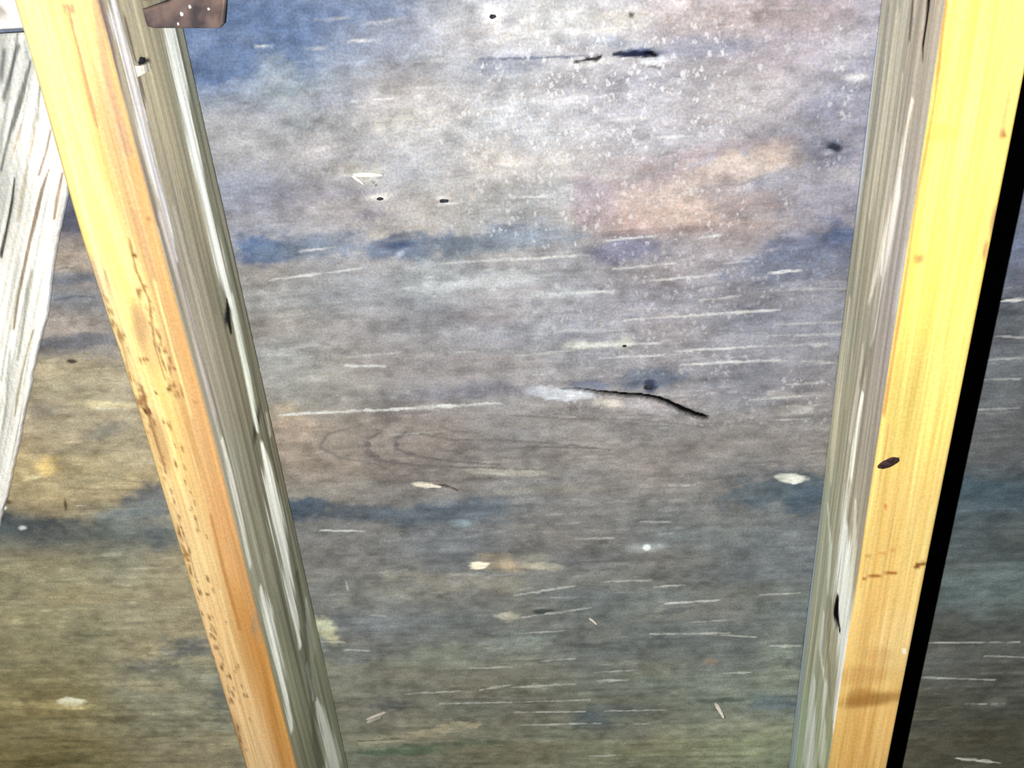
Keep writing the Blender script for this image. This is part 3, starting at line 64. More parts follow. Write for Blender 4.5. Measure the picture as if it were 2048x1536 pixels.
STREAK_ls = [(((-0.085, 0.0303, 0.0021), (-0.0844, 0.0474, 0.0021), (-0.0885, 0.0779, 0.0022), (-0.0867, 0.1068, 0.0021), (-0.0861, 0.1349, 0.0016)), (0.175, 0.12, 0.114), 0.8), (((-0.0728, 0.0316, 0.0034), (-0.0743, 0.04, 0.0049), (-0.0731, 0.0617, 0.0051), (-0.0746, 0.0909, 0.0053), (-0.0748, 0.1127, 0.0044), (-0.0742, 0.1363, 0.0029), (-0.0761, 0.1574, 0.0018)), (0.622, 0.595, 0.589), 0.98), (((-0.0646, 0.0389, 0.001), (-0.0649, 0.0501, 0.0016), (-0.0651, 0.0587, 0.0016)), (0.076, 0.06, 0.048), 0.9), (((-0.0659, 0.0655, 0.0013), (-0.0664, 0.0729, 0.0016), (-0.067, 0.0805, 0.0011)), (0.09, 0.073, 0.059), 0.85), (((-0.0182, 0.0491, 0.0063), (-0.0195, 0.0664, 0.0067), (-0.0216, 0.0866, 0.0065), (-0.0234, 0.1104, 0.006), (-0.0232, 0.1343, 0.0062), (-0.0245, 0.1618, 0.0061), (-0.0233, 0.1838, 0.0052), (-0.0211, 0.2039, 0.0039)), (0.836, 0.852, 0.77), 0.95), (((-0.0197, 0.2045, 0.0039), (-0.0214, 0.2305, 0.0048), (-0.0215, 0.2549, 0.0042), (-0.0249, 0.2821, 0.003), (-0.0256, 0.2929, 0.0018)), (0.855, 0.906, 0.781), 0.85), (((-0.0819, 0.1311, 0.0022), (-0.0799, 0.1559, 0.0023), (-0.0763, 0.18, 0.0024), (-0.0779, 0.2153, 0.0026), (-0.0798, 0.2495, 0.0021)), (0.439, 0.384, 0.362), 0.75), (((-0.0617, 0.1658, 0.0009), (-0.0601, 0.187, 0.0016), (-0.06, 0.2181, 0.001)), (0.533, 0.479, 0.376), 0.6), (((-0.0241, 0.3053, 0.0018), (-0.0255, 0.3279, 0.0076), (-0.0268, 0.3597, 0.011), (-0.0286, 0.3883, 0.0083), (-0.0322, 0.4166, 0.0076), (-0.0339, 0.4429, 0.0051), (-0.0373, 0.4685, 0.0029)), (0.92, 0.94, 0.84), 0.95), (((-0.0056, 0.2935, 0.0019), (-0.0064, 0.3086, 0.0019)), (0.92, 0.94, 0.815), 0.6), (((-0.0785, 0.2671, 0.0018), (-0.0776, 0.2958, 0.0034), (-0.0792, 0.3241, 0.0028), (-0.0812, 0.3575, 0.0021)), (0.805, 0.79, 0.693), 0.75), (((-0.0752, 0.3831, 0.0027), (-0.0747, 0.4092, 0.0072), (-0.0764, 0.4435, 0.0056), (-0.0782, 0.4795, 0.0038), (-0.0814, 0.5056, 0.0028)), (0.92, 0.94, 0.84), 0.9), (((-0.0315, 0.5338, 0.0026), (-0.029, 0.5558, 0.0076), (-0.0281, 0.5911, 0.0096), (-0.0237, 0.6204, 0.0101)), (0.92, 0.94, 0.84), 0.92), (((-0.0335, 0.4924, 0.0018), (-0.0348, 0.5117, 0.0032), (-0.0366, 0.5255, 0.0019)), (0.92, 0.94, 0.84), 0.7), (((-0.015, 0.4222, 0.004), (-0.0205, 0.4554, 0.0053), (-0.0275, 0.4833, 0.0049), (-0.0368, 0.5147, 0.0044), (-0.0486, 0.555, 0.006), (-0.0491, 0.5859, 0.0063)), (0.12, 0.12, 0.084), 0.7), (((-0.0092, 0.4512, 0.0018), (-0.0157, 0.4697, 0.0049), (-0.017, 0.4938, 0.0057)), (0.452, 0.467, 0.386), 0.7), (((-0.0459, 0.129, 0.0022), (-0.047, 0.1482, 0.0026), (-0.0482, 0.168, 0.0023), (-0.0445, 0.2001, 0.0025)), (0.213, 0.188, 0.125), 0.6), (((-0.0673, 0.0896, 0.0019), (-0.066, 0.1126, 0.0023), (-0.0632, 0.1291, 0.0021)), (0.224, 0.194, 0.125), 0.6), (((-0.1021, 0.1971, 0.0017), (-0.0896, 0.2341, 0.0019), (-0.0816, 0.272, 0.0021)), (0.303, 0.287, 0.24), 0.4), (((-0.0516, 0.2662, 0.0027), (-0.0528, 0.313, 0.0034), (-0.0558, 0.3663, 0.0037)), (0.206, 0.192, 0.131), 0.5), (((-0.025, 0.2016, 0.0011), (-0.0281, 0.2107, 0.0042), (-0.031, 0.2209, 0.0015)), (0.013, 0.013, 0.014), 1.0), (((-0.013, 0.1243, 0.0014), (-0.0133, 0.1506, 0.0022), (-0.0084, 0.1769, 0.0027), (-0.0087, 0.206, 0.0024), (-0.0119, 0.2492, 0.0026), (-0.0116, 0.2976, 0.0028), (-0.0107, 0.3422, 0.003)), (0.118, 0.123, 0.091), 0.6)]
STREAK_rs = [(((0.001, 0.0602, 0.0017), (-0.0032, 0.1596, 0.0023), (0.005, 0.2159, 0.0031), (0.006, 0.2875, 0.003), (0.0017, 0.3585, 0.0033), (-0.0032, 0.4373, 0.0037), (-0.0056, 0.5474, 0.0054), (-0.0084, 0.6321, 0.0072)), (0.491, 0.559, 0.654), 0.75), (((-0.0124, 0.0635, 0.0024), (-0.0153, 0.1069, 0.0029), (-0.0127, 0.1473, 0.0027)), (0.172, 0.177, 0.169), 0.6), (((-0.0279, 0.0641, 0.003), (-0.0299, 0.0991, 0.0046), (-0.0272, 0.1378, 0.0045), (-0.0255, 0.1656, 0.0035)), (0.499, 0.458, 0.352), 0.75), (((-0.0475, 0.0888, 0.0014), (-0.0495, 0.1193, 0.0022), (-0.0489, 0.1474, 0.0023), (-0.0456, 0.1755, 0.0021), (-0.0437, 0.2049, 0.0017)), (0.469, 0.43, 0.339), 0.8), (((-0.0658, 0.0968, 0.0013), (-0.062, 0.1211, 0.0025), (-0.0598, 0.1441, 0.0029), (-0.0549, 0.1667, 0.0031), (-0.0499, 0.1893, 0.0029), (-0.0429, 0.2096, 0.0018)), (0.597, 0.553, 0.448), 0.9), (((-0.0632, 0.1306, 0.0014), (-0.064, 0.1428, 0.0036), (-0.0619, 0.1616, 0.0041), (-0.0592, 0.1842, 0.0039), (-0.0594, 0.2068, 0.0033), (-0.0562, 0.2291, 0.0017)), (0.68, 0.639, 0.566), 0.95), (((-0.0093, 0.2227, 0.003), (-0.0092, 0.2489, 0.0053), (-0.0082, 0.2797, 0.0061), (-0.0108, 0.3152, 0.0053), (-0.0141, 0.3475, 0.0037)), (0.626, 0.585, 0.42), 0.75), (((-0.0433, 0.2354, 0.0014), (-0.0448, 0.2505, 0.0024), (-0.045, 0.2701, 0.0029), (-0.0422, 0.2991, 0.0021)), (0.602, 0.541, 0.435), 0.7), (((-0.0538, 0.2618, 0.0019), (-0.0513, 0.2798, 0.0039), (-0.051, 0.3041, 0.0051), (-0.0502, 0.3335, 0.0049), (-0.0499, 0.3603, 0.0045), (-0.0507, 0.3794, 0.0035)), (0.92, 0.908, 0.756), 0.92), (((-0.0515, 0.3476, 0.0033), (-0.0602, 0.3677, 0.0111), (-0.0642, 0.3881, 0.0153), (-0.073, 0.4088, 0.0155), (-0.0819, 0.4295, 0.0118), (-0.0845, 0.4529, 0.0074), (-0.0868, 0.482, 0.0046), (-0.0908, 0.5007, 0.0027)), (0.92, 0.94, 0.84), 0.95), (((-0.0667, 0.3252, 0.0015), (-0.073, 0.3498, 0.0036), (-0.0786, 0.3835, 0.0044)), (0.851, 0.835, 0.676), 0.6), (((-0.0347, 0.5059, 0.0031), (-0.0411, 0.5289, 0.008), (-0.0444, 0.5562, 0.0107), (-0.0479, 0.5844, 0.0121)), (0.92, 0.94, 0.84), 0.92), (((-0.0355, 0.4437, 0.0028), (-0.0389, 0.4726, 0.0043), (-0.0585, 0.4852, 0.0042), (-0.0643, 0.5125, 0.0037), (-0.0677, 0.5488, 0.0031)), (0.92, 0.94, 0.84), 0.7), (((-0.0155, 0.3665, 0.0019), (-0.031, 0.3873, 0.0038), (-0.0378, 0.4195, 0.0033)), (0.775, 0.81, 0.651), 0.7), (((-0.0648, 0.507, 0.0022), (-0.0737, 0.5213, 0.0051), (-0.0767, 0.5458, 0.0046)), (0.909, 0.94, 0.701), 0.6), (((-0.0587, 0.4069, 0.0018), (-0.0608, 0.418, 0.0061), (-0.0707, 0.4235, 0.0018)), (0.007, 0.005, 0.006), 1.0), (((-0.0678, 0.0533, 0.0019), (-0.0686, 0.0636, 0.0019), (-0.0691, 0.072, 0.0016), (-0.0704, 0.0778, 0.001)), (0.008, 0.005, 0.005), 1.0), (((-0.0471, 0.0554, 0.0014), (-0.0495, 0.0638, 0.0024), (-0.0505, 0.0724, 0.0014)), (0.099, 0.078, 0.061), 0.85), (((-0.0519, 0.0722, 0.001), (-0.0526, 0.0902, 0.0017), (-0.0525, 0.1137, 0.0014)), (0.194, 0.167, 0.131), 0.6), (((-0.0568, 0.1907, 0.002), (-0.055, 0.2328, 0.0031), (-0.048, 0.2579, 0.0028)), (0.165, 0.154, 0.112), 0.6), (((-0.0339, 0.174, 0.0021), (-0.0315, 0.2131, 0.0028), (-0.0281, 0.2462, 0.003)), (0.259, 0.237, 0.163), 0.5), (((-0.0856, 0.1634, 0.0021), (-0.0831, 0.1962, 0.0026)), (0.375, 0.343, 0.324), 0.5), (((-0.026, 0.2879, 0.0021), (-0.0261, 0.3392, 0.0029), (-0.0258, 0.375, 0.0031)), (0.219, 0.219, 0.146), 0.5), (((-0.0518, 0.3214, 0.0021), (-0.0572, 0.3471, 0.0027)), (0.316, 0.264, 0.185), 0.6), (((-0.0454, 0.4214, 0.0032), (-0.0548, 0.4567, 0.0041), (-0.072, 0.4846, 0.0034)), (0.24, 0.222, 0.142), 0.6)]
STREAK_br = [(((-0.0802, 0.1288, 0.0005), (-0.0852, 0.1406, 0.0011), (-0.095, 0.1587, 0.0011), (-0.1039, 0.1742, 0.001)), (0.024, 0.018, 0.013), 0.9), (((-0.0572, 0.1239, 0.0005), (-0.0652, 0.1354, 0.0012), (-0.0738, 0.1502, 0.0011), (-0.0827, 0.1655, 0.0009), (-0.0929, 0.1845, 0.001), (-0.1035, 0.2041, 0.0008), (-0.1132, 0.2246, 0.0007)), (0.163, 0.108, 0.052), 0.85), (((-0.0495, 0.1258, 0.0005), (-0.058, 0.1418, 0.0012), (-0.0637, 0.1538, 0.0008)), (0.209, 0.126, 0.067), 0.9), (((-0.0691, 0.1204, 0.0006), (-0.0771, 0.1349, 0.0012), (-0.0866, 0.1528, 0.0009)), (0.311, 0.278, 0.203), 0.8), (((-0.0872, 0.1847, 0.0008), (-0.0962, 0.201, 0.001), (-0.1035, 0.2179, 0.0008), (-0.1178, 0.246, 0.0007)), (0.258, 0.245, 0.181), 0.7), (((-0.0999, 0.225, 0.0005), (-0.1067, 0.2355, 0.0007), (-0.1188, 0.257, 0.0007), (-0.1266, 0.2718, 0.0009), (-0.1339, 0.2871, 0.0005)), (0.267, 0.234, 0.139), 0.8), (((-0.1207, 0.2386, 0.0008), (-0.13, 0.2604, 0.0015), (-0.1356, 0.2754, 0.001), (-0.1469, 0.2986, 0.0009)), (0.292, 0.315, 0.27), 0.7), (((-0.0486, 0.0635, 0.0006), (-0.0614, 0.0841, 0.0012), (-0.0738, 0.103, 0.0009), (-0.0855, 0.1226, 0.0009)), (0.065, 0.065, 0.058), 0.85), (((-0.0522, 0.0555, 0.0014), (-0.0626, 0.0706, 0.0011), (-0.0718, 0.0836, 0.0012)), (0.099, 0.103, 0.096), 0.85), (((-0.0615, 0.0575, 0.001), (-0.0692, 0.0729, 0.001)), (0.087, 0.093, 0.087), 0.8), (((-0.066, 0.0977, 0.0006), (-0.0712, 0.1059, 0.0009), (-0.0781, 0.1171, 0.0005)), (0.298, 0.22, 0.139), 0.7), (((-0.0548, 0.0927, 0.0004), (-0.0611, 0.1064, 0.0007), (-0.0673, 0.1176, 0.0004)), (0.259, 0.204, 0.123), 0.7), (((-0.0493, 0.1014, 0.0006), (-0.0553, 0.1124, 0.0009), (-0.0647, 0.1265, 0.0009)), (0.229, 0.142, 0.073), 0.8), (((-0.0472, 0.0768, 0.0007), (-0.0527, 0.0901, 0.0006), (-0.0556, 0.0968, 0.0009)), (0.138, 0.138, 0.115), 0.7), (((-0.048, 0.0531, 0.0006), (-0.05, 0.0634, 0.0009)), (0.227, 0.244, 0.217), 0.8), (((-0.0623, 0.1416, 0.0005), (-0.0754, 0.1627, 0.0008), (-0.0884, 0.1846, 0.0005)), (0.72, 0.7, 0.62), 0.6), (((-0.0977, 0.1909, 0.0006), (-0.1121, 0.2176, 0.001), (-0.1234, 0.2385, 0.0008), (-0.1345, 0.2603, 0.0009)), (0.31, 0.31, 0.241), 0.6), (((-0.091, 0.162, 0.0008), (-0.1097, 0.1971, 0.001), (-0.1176, 0.2105, 0.0008)), (0.374, 0.366, 0.299), 0.6)]
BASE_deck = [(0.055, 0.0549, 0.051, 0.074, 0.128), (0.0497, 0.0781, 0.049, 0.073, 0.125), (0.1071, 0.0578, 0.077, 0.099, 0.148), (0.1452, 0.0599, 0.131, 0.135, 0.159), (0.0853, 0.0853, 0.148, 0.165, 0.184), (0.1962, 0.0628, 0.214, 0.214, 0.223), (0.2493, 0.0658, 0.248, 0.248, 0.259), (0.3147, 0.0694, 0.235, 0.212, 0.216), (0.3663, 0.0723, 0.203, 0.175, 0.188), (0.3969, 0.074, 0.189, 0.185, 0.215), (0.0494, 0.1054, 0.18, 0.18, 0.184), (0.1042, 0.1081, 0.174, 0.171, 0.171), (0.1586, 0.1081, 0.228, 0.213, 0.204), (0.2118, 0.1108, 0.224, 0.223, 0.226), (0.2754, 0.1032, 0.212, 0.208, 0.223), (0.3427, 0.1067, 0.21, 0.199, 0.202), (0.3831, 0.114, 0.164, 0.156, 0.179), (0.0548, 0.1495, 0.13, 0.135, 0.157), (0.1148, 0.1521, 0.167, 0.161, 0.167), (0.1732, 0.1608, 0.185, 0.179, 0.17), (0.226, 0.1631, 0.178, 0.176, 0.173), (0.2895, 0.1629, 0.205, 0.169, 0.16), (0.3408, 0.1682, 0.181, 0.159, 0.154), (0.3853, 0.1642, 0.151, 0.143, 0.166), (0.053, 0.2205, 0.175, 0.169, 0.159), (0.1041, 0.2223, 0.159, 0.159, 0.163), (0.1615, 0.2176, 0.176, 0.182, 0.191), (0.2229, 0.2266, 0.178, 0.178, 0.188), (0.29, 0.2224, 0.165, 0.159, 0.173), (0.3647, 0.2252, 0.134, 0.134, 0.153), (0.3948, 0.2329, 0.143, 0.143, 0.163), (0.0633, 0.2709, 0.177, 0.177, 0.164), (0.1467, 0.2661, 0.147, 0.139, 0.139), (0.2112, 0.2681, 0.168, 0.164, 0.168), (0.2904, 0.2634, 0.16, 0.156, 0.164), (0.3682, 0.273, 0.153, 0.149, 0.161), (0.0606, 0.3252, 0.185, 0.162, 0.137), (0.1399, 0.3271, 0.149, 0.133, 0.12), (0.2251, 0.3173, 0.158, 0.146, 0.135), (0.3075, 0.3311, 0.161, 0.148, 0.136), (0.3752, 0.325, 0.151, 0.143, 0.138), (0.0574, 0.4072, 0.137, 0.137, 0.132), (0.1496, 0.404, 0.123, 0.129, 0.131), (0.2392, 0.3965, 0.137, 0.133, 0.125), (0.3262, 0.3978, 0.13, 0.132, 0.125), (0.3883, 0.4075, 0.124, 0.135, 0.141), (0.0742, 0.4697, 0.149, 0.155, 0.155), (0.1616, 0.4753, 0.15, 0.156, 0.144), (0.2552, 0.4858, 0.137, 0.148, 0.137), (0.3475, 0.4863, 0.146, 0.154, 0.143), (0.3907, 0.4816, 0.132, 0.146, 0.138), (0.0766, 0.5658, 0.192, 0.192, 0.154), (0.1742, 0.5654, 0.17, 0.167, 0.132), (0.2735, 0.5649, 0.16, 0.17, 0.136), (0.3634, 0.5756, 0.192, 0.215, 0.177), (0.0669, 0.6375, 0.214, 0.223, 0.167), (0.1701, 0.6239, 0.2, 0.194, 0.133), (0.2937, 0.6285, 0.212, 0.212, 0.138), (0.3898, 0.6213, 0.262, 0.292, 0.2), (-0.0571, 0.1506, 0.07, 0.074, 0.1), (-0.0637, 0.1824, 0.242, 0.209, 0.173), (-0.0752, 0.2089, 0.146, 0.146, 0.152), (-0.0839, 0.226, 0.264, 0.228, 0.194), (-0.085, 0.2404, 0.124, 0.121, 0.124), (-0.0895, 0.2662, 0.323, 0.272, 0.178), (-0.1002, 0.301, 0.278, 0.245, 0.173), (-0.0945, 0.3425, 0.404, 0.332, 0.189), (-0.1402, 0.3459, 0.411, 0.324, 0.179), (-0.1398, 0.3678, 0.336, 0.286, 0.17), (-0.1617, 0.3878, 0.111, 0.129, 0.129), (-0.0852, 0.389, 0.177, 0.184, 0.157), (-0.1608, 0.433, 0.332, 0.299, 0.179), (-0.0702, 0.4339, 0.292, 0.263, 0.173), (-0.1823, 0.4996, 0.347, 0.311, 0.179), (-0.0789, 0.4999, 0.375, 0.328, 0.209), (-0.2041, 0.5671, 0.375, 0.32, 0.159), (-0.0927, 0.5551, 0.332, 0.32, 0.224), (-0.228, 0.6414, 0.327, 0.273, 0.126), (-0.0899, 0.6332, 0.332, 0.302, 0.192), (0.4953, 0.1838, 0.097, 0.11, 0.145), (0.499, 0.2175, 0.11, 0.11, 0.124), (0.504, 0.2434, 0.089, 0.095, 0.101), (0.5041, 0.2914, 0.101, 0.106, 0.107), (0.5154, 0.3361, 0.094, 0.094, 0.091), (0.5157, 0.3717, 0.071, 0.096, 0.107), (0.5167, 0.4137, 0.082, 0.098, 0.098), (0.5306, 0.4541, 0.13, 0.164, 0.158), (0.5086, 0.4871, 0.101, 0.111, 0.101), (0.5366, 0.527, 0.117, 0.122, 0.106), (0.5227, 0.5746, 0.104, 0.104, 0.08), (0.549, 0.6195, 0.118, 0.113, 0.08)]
BASE_ls = [(-0.0762, 0.0757, 0.306, 0.271, 0.189), (-0.0496, 0.0811, 0.352, 0.311, 0.21), (-0.0207, 0.1002, 0.187, 0.193, 0.143), (-0.0729, 0.1394, 0.278, 0.257, 0.209), (-0.0377, 0.1513, 0.302, 0.271, 0.19), (-0.0281, 0.2009, 0.175, 0.175, 0.126), (-0.0691, 0.2136, 0.314, 0.282, 0.214), (-0.0386, 0.2457, 0.249, 0.226, 0.155), (-0.0773, 0.2924, 0.335, 0.326, 0.255), (-0.0294, 0.3253, 0.21, 0.203, 0.143), (-0.0714, 0.3739, 0.322, 0.312, 0.226), (-0.0362, 0.4267, 0.209, 0.209, 0.148), (-0.081, 0.4763, 0.348, 0.348, 0.235), (-0.0251, 0.5382, 0.291, 0.303, 0.216), (-0.0665, 0.5552, 0.275, 0.275, 0.184), (-0.0253, 0.6124, 0.364, 0.396, 0.283)]
BASE_rs = [(-0.0215, 0.0765, 0.347, 0.33, 0.265), (-0.0762, 0.0689, 0.3, 0.261, 0.205), (-0.0229, 0.118, 0.348, 0.323, 0.243), (-0.0795, 0.1052, 0.284, 0.252, 0.203), (-0.0235, 0.172, 0.338, 0.312, 0.225), (-0.0794, 0.153, 0.298, 0.271, 0.248), (-0.0057, 0.2406, 0.309, 0.3, 0.23), (-0.0862, 0.2031, 0.289, 0.255, 0.232), (-0.0201, 0.3021, 0.384, 0.363, 0.257), (-0.0717, 0.2708, 0.308, 0.276, 0.222), (-0.0155, 0.3829, 0.407, 0.42, 0.303), (-0.0669, 0.3434, 0.397, 0.347, 0.25), (-0.0213, 0.4663, 0.463, 0.463, 0.328), (-0.0745, 0.4591, 0.485, 0.459, 0.313), (-0.0353, 0.5781, 0.513, 0.602, 0.409), (-0.0764, 0.5279, 0.464, 0.493, 0.293)]
BASE_lb = [(0.0144, 0.0835, 0.471, 0.368, 0.131), (0.0107, 0.0561, 0.466, 0.364, 0.141), (0.0125, 0.1149, 0.491, 0.384, 0.137), (0.0154, 0.1408, 0.507, 0.396, 0.136), (0.0171, 0.1681, 0.532, 0.415, 0.161), (0.0146, 0.2028, 0.578, 0.451, 0.165), (0.0111, 0.2598, 0.66, 0.46, 0.17), (0.0114, 0.339, 0.523, 0.396, 0.189), (0.0038, 0.0405, 0.473, 0.369, 0.186), (0.0248, 0.0417, 0.445, 0.348, 0.135), (0.0022, 0.0829, 0.487, 0.381, 0.139), (0.029, 0.0843, 0.275, 0.186, 0.099), (0.0047, 0.1325, 0.515, 0.402, 0.129), (0.0279, 0.1335, 0.277, 0.169, 0.086), (0.0048, 0.1877, 0.336, 0.261, 0.135), (0.0321, 0.1887, 0.297, 0.177, 0.075), (0.0079, 0.2498, 0.378, 0.273, 0.146), (0.0296, 0.2504, 0.338, 0.196, 0.085), (0.0113, 0.32, 0.457, 0.316, 0.154), (0.0329, 0.3203, 0.384, 0.2, 0.079), (0.0086, 0.3999, 0.552, 0.368, 0.167), (0.0317, 0.4, 0.387, 0.18, 0.046), (0.0126, 0.4919, 0.652, 0.443, 0.216), (0.0339, 0.4918, 0.447, 0.22, 0.059)]  # darker up the slope, offsetting the stronger light near the lamp
BASE_rb = [(0.4216, 0.0639, 0.507, 0.396, 0.097), (0.4175, 0.1148, 0.526, 0.411, 0.116), (0.4307, 0.1155, 0.548, 0.428, 0.12), (0.4183, 0.1627, 0.569, 0.445, 0.09), (0.4345, 0.1634, 0.598, 0.46, 0.106), (0.4184, 0.2453, 0.411, 0.324, 0.096), (0.4336, 0.2458, 0.66, 0.46, 0.136), (0.419, 0.3266, 0.5, 0.339, 0.111), (0.4354, 0.3269, 0.539, 0.391, 0.136), (0.4201, 0.4019, 0.601, 0.385, 0.13), (0.4347, 0.402, 0.642, 0.453, 0.164), (0.4241, 0.5124, 0.629, 0.365, 0.107), (0.4401, 0.5122, 0.731, 0.46, 0.159)]  # tone lowered towards the lamp to counter its falloff
BASE_br = [(-0.0848, 0.1718, 0.72, 0.7, 0.62), (-0.1207, 0.2386, 0.72, 0.7, 0.62), (-0.0601, 0.098, 0.72, 0.7, 0.62), (-0.0626, 0.0706, 0.237, 0.242, 0.231), (-0.0898, 0.1404, 0.302, 0.302, 0.276)]
CRACK = [(0.2337, 0.2827, 0.0003), (0.2459, 0.2838, 0.0006), (0.2587, 0.2863, 0.0009), (0.2747, 0.2887, 0.0012), (0.2874, 0.2898, 0.00135), (0.2945, 0.2918, 0.0015), (0.3019, 0.295, 0.00165), (0.31, 0.2997, 0.0018), (0.3197, 0.3049, 0.0018), (0.3272, 0.3073, 0.0012)]
BRACE_EDGE = [(-0.0381, 0.1132), (-0.052, 0.1375), (-0.0606, 0.1539), (-0.0709, 0.1724), (-0.0791, 0.1916), (-0.0886, 0.215), (-0.101, 0.2357), (-0.112, 0.2554), (-0.129, 0.2872), (-0.1406, 0.3109), (-0.152, 0.3313), (-0.1623, 0.3502), (-0.1721, 0.3654)]
BRACE_TOP = [(-0.0611, 0.0499), (-0.0511, 0.0489)]
FLECK = [(0.2755, 0.0901, 0.1006, 0.0518, 1.0), (0.2493, 0.0658, 0.0654, 0.0229, 1.0), (0.22, 0.1139, 0.0554, 0.0282, 1.0), (0.2752, 0.1653, 0.1135, 0.0371, 0.7), (0.3891, 0.0961, 0.0156, 0.0542, 0.7), (0.3052, 0.2296, 0.0896, 0.0633, 0.5), (0.3855, 0.2952, 0.028, 0.0302, 0.7), (0.2045, 0.1357, 0.0455, 0.0355, 0.7), (0.1433, 0.1625, 0.0356, 0.0249, 0.3), (0.2682, 0.2955, 0.0385, 0.0113, 0.5), (0.1192, 0.123, 0.0432, 0.0443, 0.25), (-0.0579, 0.3433, 0.0362, 0.0347, 0.25), (0.3387, 0.3013, 0.0474, 0.019, 0.4)]
TAB = [(0.0385, 0.0383, -0.0468), (0.0385, 0.0438, -0.0468), (0.0388, 0.0464, -0.0465), (0.0404, 0.0476, -0.0444), (0.053, 0.0504, -0.0283), (0.0628, 0.0526, -0.0158), (0.0648, 0.0508, -0.0133), (0.0658, 0.0466, -0.012), (0.0689, 0.0326, -0.0081), (0.0579, 0.0307, -0.022), (0.0475, 0.0363, -0.0354)]
RIVETS = [(0.0544, 0.0404, -0.0265, 0.001), (0.051, 0.0431, -0.0309, 0.0012), (0.0491, 0.0474, -0.0333, 0.0009), (0.0609, 0.0427, -0.0183, 0.0007)]
SPLINTERS = [((0.1188, 0.1375), (0.137, 0.1371), 0.0026, 0.004), ((0.1181, 0.138), (0.1251, 0.1425), 0.0016, 0.003), ((0.0622, 0.592), (0.0764, 0.5796), 0.0034, 0.006), ((0.0789, 0.5796), (0.0625, 0.5867), 0.003, 0.002), ((0.3437, 0.5679), (0.3504, 0.5785), 0.003, 0.006), ((0.2472, 0.4788), (0.253, 0.4828), 0.0018, 0.003), ((-0.1212, 0.369), (-0.1097, 0.3661), 0.0014, 0.004), ((0.1326, 0.3554), (0.1486, 0.3565), 0.003, 0.002)]
KNOTS_deck = [(0.2063, 0.0567, 0.0019, 0.0012), (0.1326, 0.1523, 0.0021, 0.001), (0.1702, 0.1552, 0.0032, 0.0012), (0.2745, 0.2531, 0.0016, 0.001), (0.2893, 0.2832, 0.0029, 0.0018)]
KNOT_right = [(0.4129, 0.2846), (0.4185, 0.2815), (0.4156, 0.2892)]
CHIP = [(-0.0588, 0.0606), (-0.0543, 0.0647), (-0.0669, 0.0626)]

rng = np.random.default_rng(7)

def vnoise(x, y, sx, sy, seed):
    """smooth value noise in 0..1, cell size sx by sy"""
    r = np.random.default_rng(seed)
    g = r.random((128, 128))
    X = x / sx; Y = y / sy
    xi = np.floor(X).astype(int); yi = np.floor(Y).astype(int)
    fx = X - xi; fy = Y - yi
    fx = fx * fx * (3 - 2 * fx); fy = fy * fy * (3 - 2 * fy)
    a = g[xi % 128, yi % 128]; b = g[(xi + 1) % 128, yi % 128]
    c = g[xi % 128, (yi + 1) % 128]; d = g[(xi + 1) % 128, (yi + 1) % 128]
    return (a * (1 - fx) + b * fx) * (1 - fy) + (c * (1 - fx) + d * fx) * fy

def rbf(a, b, samples, sa, sb):
    out = np.zeros(a.shape + (3,)); wsum = np.full(a.shape, 1e-9)
    for s in samples:
        q = ((a - s[0]) / sa) ** 2 + ((b - s[1]) / sb) ** 2
        w = 1.0 / (q + 0.15) ** 2
        out += w[..., None] * np.array(s[2:5]); wsum += w
    return out / wsum[..., None]

def sstep(x):
    x = np.clip(x, 0, 1)
    return x * x * (3 - 2 * x)

def paint(colr, m, rgb):
    colr += m[..., None] * (np.array(rgb) - colr)

def window(a, b, a0, a1, b0, b1):
    """index window of a row/column grid (a varies along columns, b along rows)"""
    rows = np.nonzero((b[:, 0] >= b0) & (b[:, 0] <= b1))[0]
    am = a[rows[0]:rows[-1] + 1] if len(rows) else a[:0]
    if not len(rows):
        return None
    cols = np.nonzero(((am >= a0) & (am <= a1)).any(0))[0]
    if not len(cols):
        return None
    return (slice(rows[0], rows[-1] + 1), slice(cols[0], cols[-1] + 1))

def patches(colr_, a_, b_, items, warp_):
    for (ca, cb, ax, ay, bx, by, r, g, bl, al, soft) in items:
        ea = 2.3 * (abs(ax) + abs(bx)); eb = 2.3 * (abs(ay) + abs(by))
        w = window(a_, b_, ca - ea, ca + ea, cb - eb, cb + eb)
        if w is None:
            continue
        colr, a, b, warp = colr_[w], a_[w], b_[w], warp_[w]
        det = ax * by - ay * bx
        da = a - ca; db = b - cb
        p = (da * by - db * bx) / det; q = (ax * db - ay * da) / det
        rr = np.sqrt(p * p + q * q) + warp
        m = 1 - sstep((rr - (1 - soft)) / (2 * soft))
        paint(colr, m * al, (r, g, bl))

def poly_dist(a, b, pts):
    best = np.full(a.shape, 1e9); wid = np.full(a.shape, 1e-4)
    for (a0, b0, w0), (a1, b1, w1) in zip(pts[:-1], pts[1:]):
        ex, ey = a1 - a0, b1 - b0
        t = np.clip(((a - a0) * ex + (b - b0) * ey) / (ex * ex + ey * ey + 1e-12), 0, 1)
        dd = np.hypot(a - a0 - t * ex, b - b0 - t * ey)
        w = w0 + t * (w1 - w0)
        k = dd / w < best / wid
        best = np.where(k, dd, best); wid = np.where(k, w, wid)
    return best, wid

